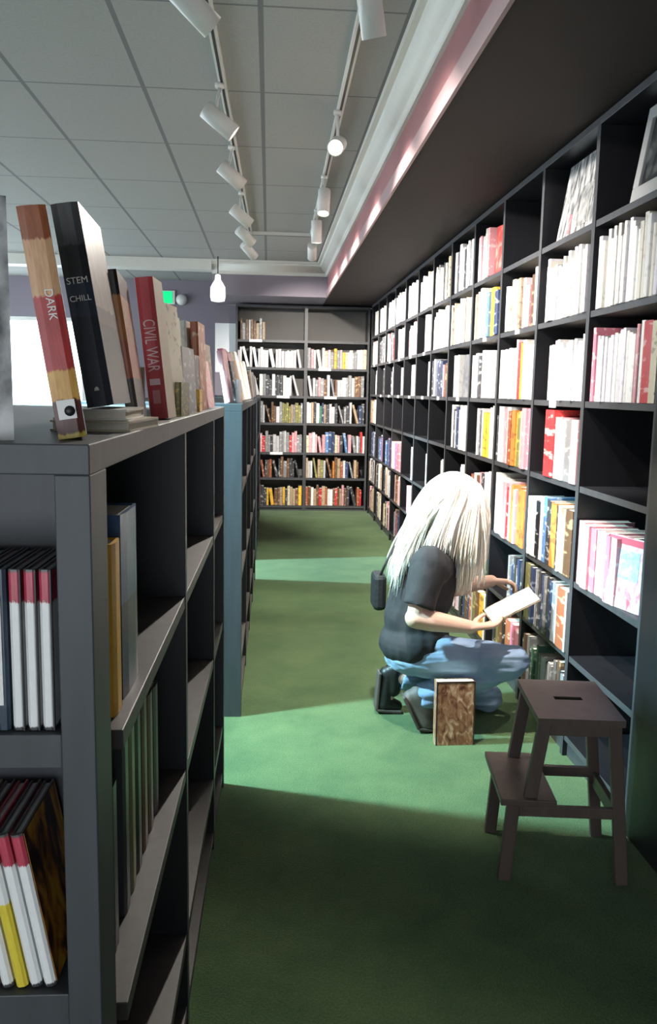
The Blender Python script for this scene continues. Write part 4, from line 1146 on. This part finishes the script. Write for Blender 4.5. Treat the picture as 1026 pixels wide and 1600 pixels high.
# hair: smooth cap plus long straight strands falling to the front and down the back
hrng = random.Random(5)
hair = MB()
Hh = Hc + V((-.012, 0, .025))
hair.ellipsoid(Hh, (.130, .105, .120), hr, 28, 18)
hair.ellipsoid(hp(-.035, 0, -.045), (.105, .104, .125), hr, 28, 18)
def strand(pts, r):
    n = len(pts)
    rs = [r * (1 - .75 * (i / (n - 1)) ** 1.5) for i in range(n)]
    hair.ring_tube(pts, rs, 5, caps=True)
def bez(p0, p1, p2, p3, n=9):
    o = []
    for i in range(n):
        t = i / (n - 1); u = 1 - t
        o.append(p0 * u ** 3 + p1 * (3 * u * u * t) + p2 * (3 * u * t * t) + p3 * t ** 3)
    return o
crownp = hp(-.045, 0, .125)
for i in range(1500):
    ph = hrng.uniform(0, 2 * PI); th = hrng.uniform(.1, 1.25)
    # start on the scalp around the crown
    rr = V((math.sin(th) * math.cos(ph) * .118, math.sin(th) * math.sin(ph) * .102, math.cos(th) * .116))
    p0 = Hh + hr @ rr
    out = (p0 - Hh).normalized()
    side = math.sin(ph); fx = math.cos(ph)
    wx = p0.x - Hh.x; wy = p0.y - Hh.y
    if i % 4 == 0:                             # near and far side locks resting on the shoulders
        sgn = -1 if i % 8 == 0 else 1
        ph = hrng.uniform(-1, 1)
        p0 = Hh + hr @ V((ph * .07, sgn * .095, .03 + hrng.uniform(-.02, .03))); out = V((0, sgn, 0))
        p3 = V((Hh.x - .045 + ph * .115, Hh.y + sgn * hrng.uniform(.125, .165), hrng.uniform(.80, .87) - max(0, ph) * .06 - max(0, -ph) * .05))
        p1 = p0 + V((0, sgn * .035, -.02)); p2 = V((p3.x, p3.y + sgn * .012, p3.z + .09))
    elif wx + hrng.gauss(0, .02) > -.005:        # front mass: falls over the face, straight down
        spread = hrng.uniform(-.03, .05)
        ex = Hh.x + max(-.015, min(.135, wx * 1.05 + spread * .7)) + .01
        ey = Hh.y + (wy * 1.25) + hrng.gauss(0, .012)
        ez = hrng.uniform(.66, .84)
        if wy < -.02 and wx < .06: ex = Hh.x + hrng.uniform(.0, .07); ez = hrng.uniform(.62, .78)
        if wx > .08: ez = hrng.uniform(.74, .86)
        p3 = V((ex, ey, ez))
        p1 = p0 + out * .045 + V((.01, 0, -.01)); p2 = V((p3.x + hrng.gauss(0, .008) + .008, p3.y + wy * .15, p0.z * .45 + ez * .55))
    else:                                      # back mass: down along the back to the left
        f = hrng.random()
        ex = .560 + .10 * f + hrng.gauss(0, .012); ez = hrng.uniform(.60, .72) + .07 * f
        ey = J['chest'].y + wy * 1.3 + hrng.gauss(0, .03)
        ey = max(3.545, min(3.86, ey))
        p3 = V((ex, ey, ez))
        p1 = p0 + out * .05 + V((-.03, 0, .0)); p2 = V((.565 + .10 * f, ey + hrng.gauss(0, .01), .86 + .04 * f))
    strand(bez(p0 - out * .01, p1, p2, p3, 10), hrng.uniform(.004, .0085))
hair.obj('hair', M['hair'], person)

# book in the hand, open pages up
e1 = V((.89, .02, .45)).normalized(); e2 = V((.02, -.95, -.30)); e2 = (e2 - e1 * e2.dot(e1)).normalized(); e3 = e1.cross(e2)
if e3.z < 0: e3 = -e3
hb = bpy.data.objects.new('open_book', None); COL.objects.link(hb)
hb.matrix_basis = Matrix.Translation(V((.972, 3.60, .556))) @ Matrix((e1, e2, e3)).transposed().to_4x4()
tag(hb, 'cream-paged open book held over the raised knee', 'book')
Lb, Wb = .235, .125
MB().box((0, 0, -.004), (Lb, Wb, 0)).obj('cover', cover_mat('tan'), hb)
pg = MB()
for s0, s1 in ((.003, Wb / 2), (Wb / 2, Wb - .003)):
    n = 6
    for i in range(n):
        a, b2_ = s0 + (s1 - s0) * i / n, s0 + (s1 - s0) * (i + 1) / n
        fa, fb_ = (math.sin(PI * i / n) * .006 + .006), (math.sin(PI * (i + 1) / n) * .006 + .006)
        pg.hexa([(0.003, a, 0), (Lb - .003, a, 0), (Lb - .003, b2_, 0), (0.003, b2_, 0), (0.003, a, fa), (Lb - .003, a, fa), (Lb - .003, b2_, fb_), (0.003, b2_, fb_)])
pg.obj('page_block', art_mat('printed_cream_pages', [(.42, .36, .28), (.80, .74, .62), (.84, .80, .70), (.84, .80, .70)], 10, 1.0, .8, (1, 6, 1)), hb)

# black bag hanging at the back
bg = thing('shoulder_bag', 'small black bag hanging behind the back of the kneeling person', 'bag', (.52, 3.78, .52))
bb = MB(); bb.box((-.03, -.07, 0), (.03, .07, .17)); bb.obj('pouch', M['bag'], bg, .02)
MB().ring_tube([(.0, -.05, .165), (.03, -.05, .24), (.07, -.02, .30)], [.006, .006, .006], 8).obj('strap', M['bag'], bg)

# ------------------------------------------------------------------ track lights
def track(label, a, b):
    t = thing('light_track', label, 'light track', ((a[0] + b[0]) / 2, (a[1] + b[1]) / 2, 2.945))
    a = V(a) - t.location; b = V(b) - t.location
    MB().bar(a, b, .034, .03, up=(0, 0, 1)).obj('rail', M['lamp_white'], t)
    MB().bar(a + V((0, 0, -.0155)), b + V((0, 0, -.0155)), .012, .004, up=(0, 0, 1)).obj('slot', M['dark_metal'], t)
    return t
ZT = 2.965
track('long white lamp track over the low bookcases', (-.255, 2.4, ZT), (-.185, 8.0, ZT))
track('long white lamp track nearer the soffit', (.335, 2.4, ZT), (.385, 8.0, ZT))
track('short white cross track joining the two long tracks at the far end', (-.165, 8.02, ZT), (.365, 8.02, ZT))
def lamp(label, x, y, aim, power, size, blend, col=(1, .93, .84), zc=2.78, group=None, rad=.04):
    t = thing('track_lamp', label, 'lamp', (x, y, 2.95), 0, group)
    c = V((0, 0, zc - 2.95)); d = (V(aim) - V((x, y, zc))).normalized()
    MB().ring_tube([(0, 0, 0), (0, 0, -.02)], [.022, .022], 14).obj('adapter', M['lamp_white'], t)
    MB().ring_tube([(0, 0, -.02), c - d * .03], [.008, .008], 8).obj('stem', M['lamp_white'], t)
    h0 = c - d * .085; h1 = c + d * .085
    hm = MB().lathe([(.0001, -.086), (.040, -.086), (.042, -.083), (.042, .085), (.037, .085), (.036, .055), (.0355, .052)], 24)
    hm.obj('housing', M['lamp_white'], t).matrix_basis = Matrix.Translation(c) @ d.to_track_quat('Z', 'Y').to_matrix().to_4x4()
    MB().ring_tube([h1 - d * .028, h1 - d * .024], [.0355, .0355], 18).obj('bulb_face', M['lens'], t)
    L = bpy.data.lights.new('spot', 'SPOT'); L.energy = power; L.spot_size = dg(size); L.spot_blend = blend; L.color = col; L.shadow_soft_size = .025
    o = bpy.data.objects.new('spot', L); COL.objects.link(o); o.parent = t
    o.location = h1 - d * .012
    o.rotation_euler = d.to_track_quat('-Z', 'Y').to_euler()
    return t
LG = 'lamps on the track over the low bookcases'; RG = 'lamps on the track nearer the soffit'
la = [(-.262, 3.0), (-.244, 4.19), (-.231, 5.2), (-.212, 6.35), (-.204, 7.15), (-.19, 7.85)]
aims = [(1.3, 3.8, 1.55), (1.3, 4.35, 1.6), (1.3, 5.7, 1.6), (1.3, 6.9, 1.6), (1.3, 8.0, 1.5), (1.2, 9.3, 1.4)]
pw = [72, 108, 120, 135, 150, 170]
for k, ((x, y), a, p) in enumerate(zip(la, aims, pw)):
    lamp(f'white cylinder lamp, {ORD[k + 1]} from near end on the track over low bookcases', x, y, a, p, 78, .8, group=LG)
ra = [(.325, 2.95), (.34, 4.5), (.356, 5.8), (.366, 6.85), (.38, 7.8)]
aims = [(.78, 3.68, .85), (-.26, 1.5, 1.5), (.2, 4.9, 0), (.4, 7.0, 0), (.5, 10.6, 1.2)]
pw = [110, 100, 90, 90, 150]
for k, ((x, y), a, p) in enumerate(zip(ra, aims, pw)):
    lamp(f'white cylinder lamp, {ORD[k + 1]} from near end on the track nearer the soffit', x, y, a, p, 62 if k == 0 else 64, .7, group=RG)

# added unseen spots without lamp bodies, for daylight falling through the low bookcase gaps
def gap_spot(loc, aim, power, size, rad):
    L = bpy.data.lights.new('added_gap_spot', 'SPOT'); L.energy = power; L.spot_size = dg(size); L.spot_blend = .3
    L.color = (.50, .90, 1.0); L.shadow_soft_size = rad
    o = bpy.data.objects.new('added_gap_spot', L); COL.objects.link(o); o.location = loc
    o.rotation_euler = (V(aim) - V(loc)).to_track_quat('-Z', 'Y').to_euler()
gap_spot((-1.2, 3.40, 2.15), (0.1, 3.42, 0), 290, 80, .05)
gap_spot((-2.6, 7.04, 2.2), (0.3, 7.04, 0), 520, 50, .04)

# ------------------------------------------------------------------ far wall fittings
es = thing('exit_sign', 'small green lit exit sign on the far purple wall', 'sign', (-1.37, YF - .03, 2.66))
boxo('sign_box', (-.09, 0, 0), (.09, .03, .18), M['white_paint'], es, .004); boxo('lit_panel', (-.08, -.004, .01), (.055, 0, .17), M['exit_green'], es)
em = thing('emergency_lamp', 'round pale emergency lamp beside the green exit sign', 'lamp', (-1.19, YF - .03, 2.72))
MB().lathe([(.0001, 0), (.07, 0), (.075, .02), (.06, .05), (.03, .065), (.0001, .07)], 20).obj('lamp_head', M['lamp_white'], em).rotation_euler = (PI / 2, 0, 0)
boxo('bracket', (-.02, -.005, -.02), (.02, .03, .02), M['lamp_white'], em)
pe = thing('pendant_lamp', 'white bottle-shaped pendant lamp hanging before the purple wall', 'lamp', (-.575, 9.55, 2.98))
MB().ring_tube([(0, 0, 0), (0, 0, -.25)], [.006, .006], 8).obj('cord', M['dark_metal'], pe)
MB().lathe([(.012, -.19), (.03, -.2), (.034, -.25), (.06, -.29), (.082, -.33), (.085, -.43), (.075, -.48), (.03, -.49), (.0001, -.49)], 24).obj('shade', emit('white_pendant_glass', (.95, .95, .95), .3), pe)
po = thing('poster', 'white paper poster on the purple wall beside the end bookcase', 'poster', (-.565, 10.955, 1.75))
boxo('sheet', (-.13, -.004, 0), (.135, 0, .62), M['paper'], po)

# ------------------------------------------------------------------ light, world, camera
w = bpy.data.worlds.new('world'); S.world = w; w.use_nodes = True
w.node_tree.nodes['Background'].inputs[0].default_value = (.75, .85, 1, 1)
w.node_tree.nodes['Background'].inputs[1].default_value = .10

cam = bpy.data.cameras.new('camera'); co = bpy.data.objects.new('camera', cam); COL.objects.link(co)
cam.sensor_fit = 'VERTICAL'; cam.sensor_height = 24.0; cam.sensor_width = 24.0 * 1026 / 1600; cam.lens = 24.0 * 1298 / 1600
cam.clip_start = .02
RW = Matrix(((0.99731456, -0.00868268, -0.07272056), (-0.07072348, 0.14372836, -0.9870868), (0.01902257, 0.98957909, 0.14272831)))
co.matrix_world = Matrix.Translation((0, 0, 1.52)) @ RW.to_4x4()
S.camera = co
S.view_settings.view_transform = 'Standard'; S.view_settings.look = 'None'; S.view_settings.gamma = 1.0
S.view_settings.exposure = 1.6
S.view_settings.use_curve_mapping = False
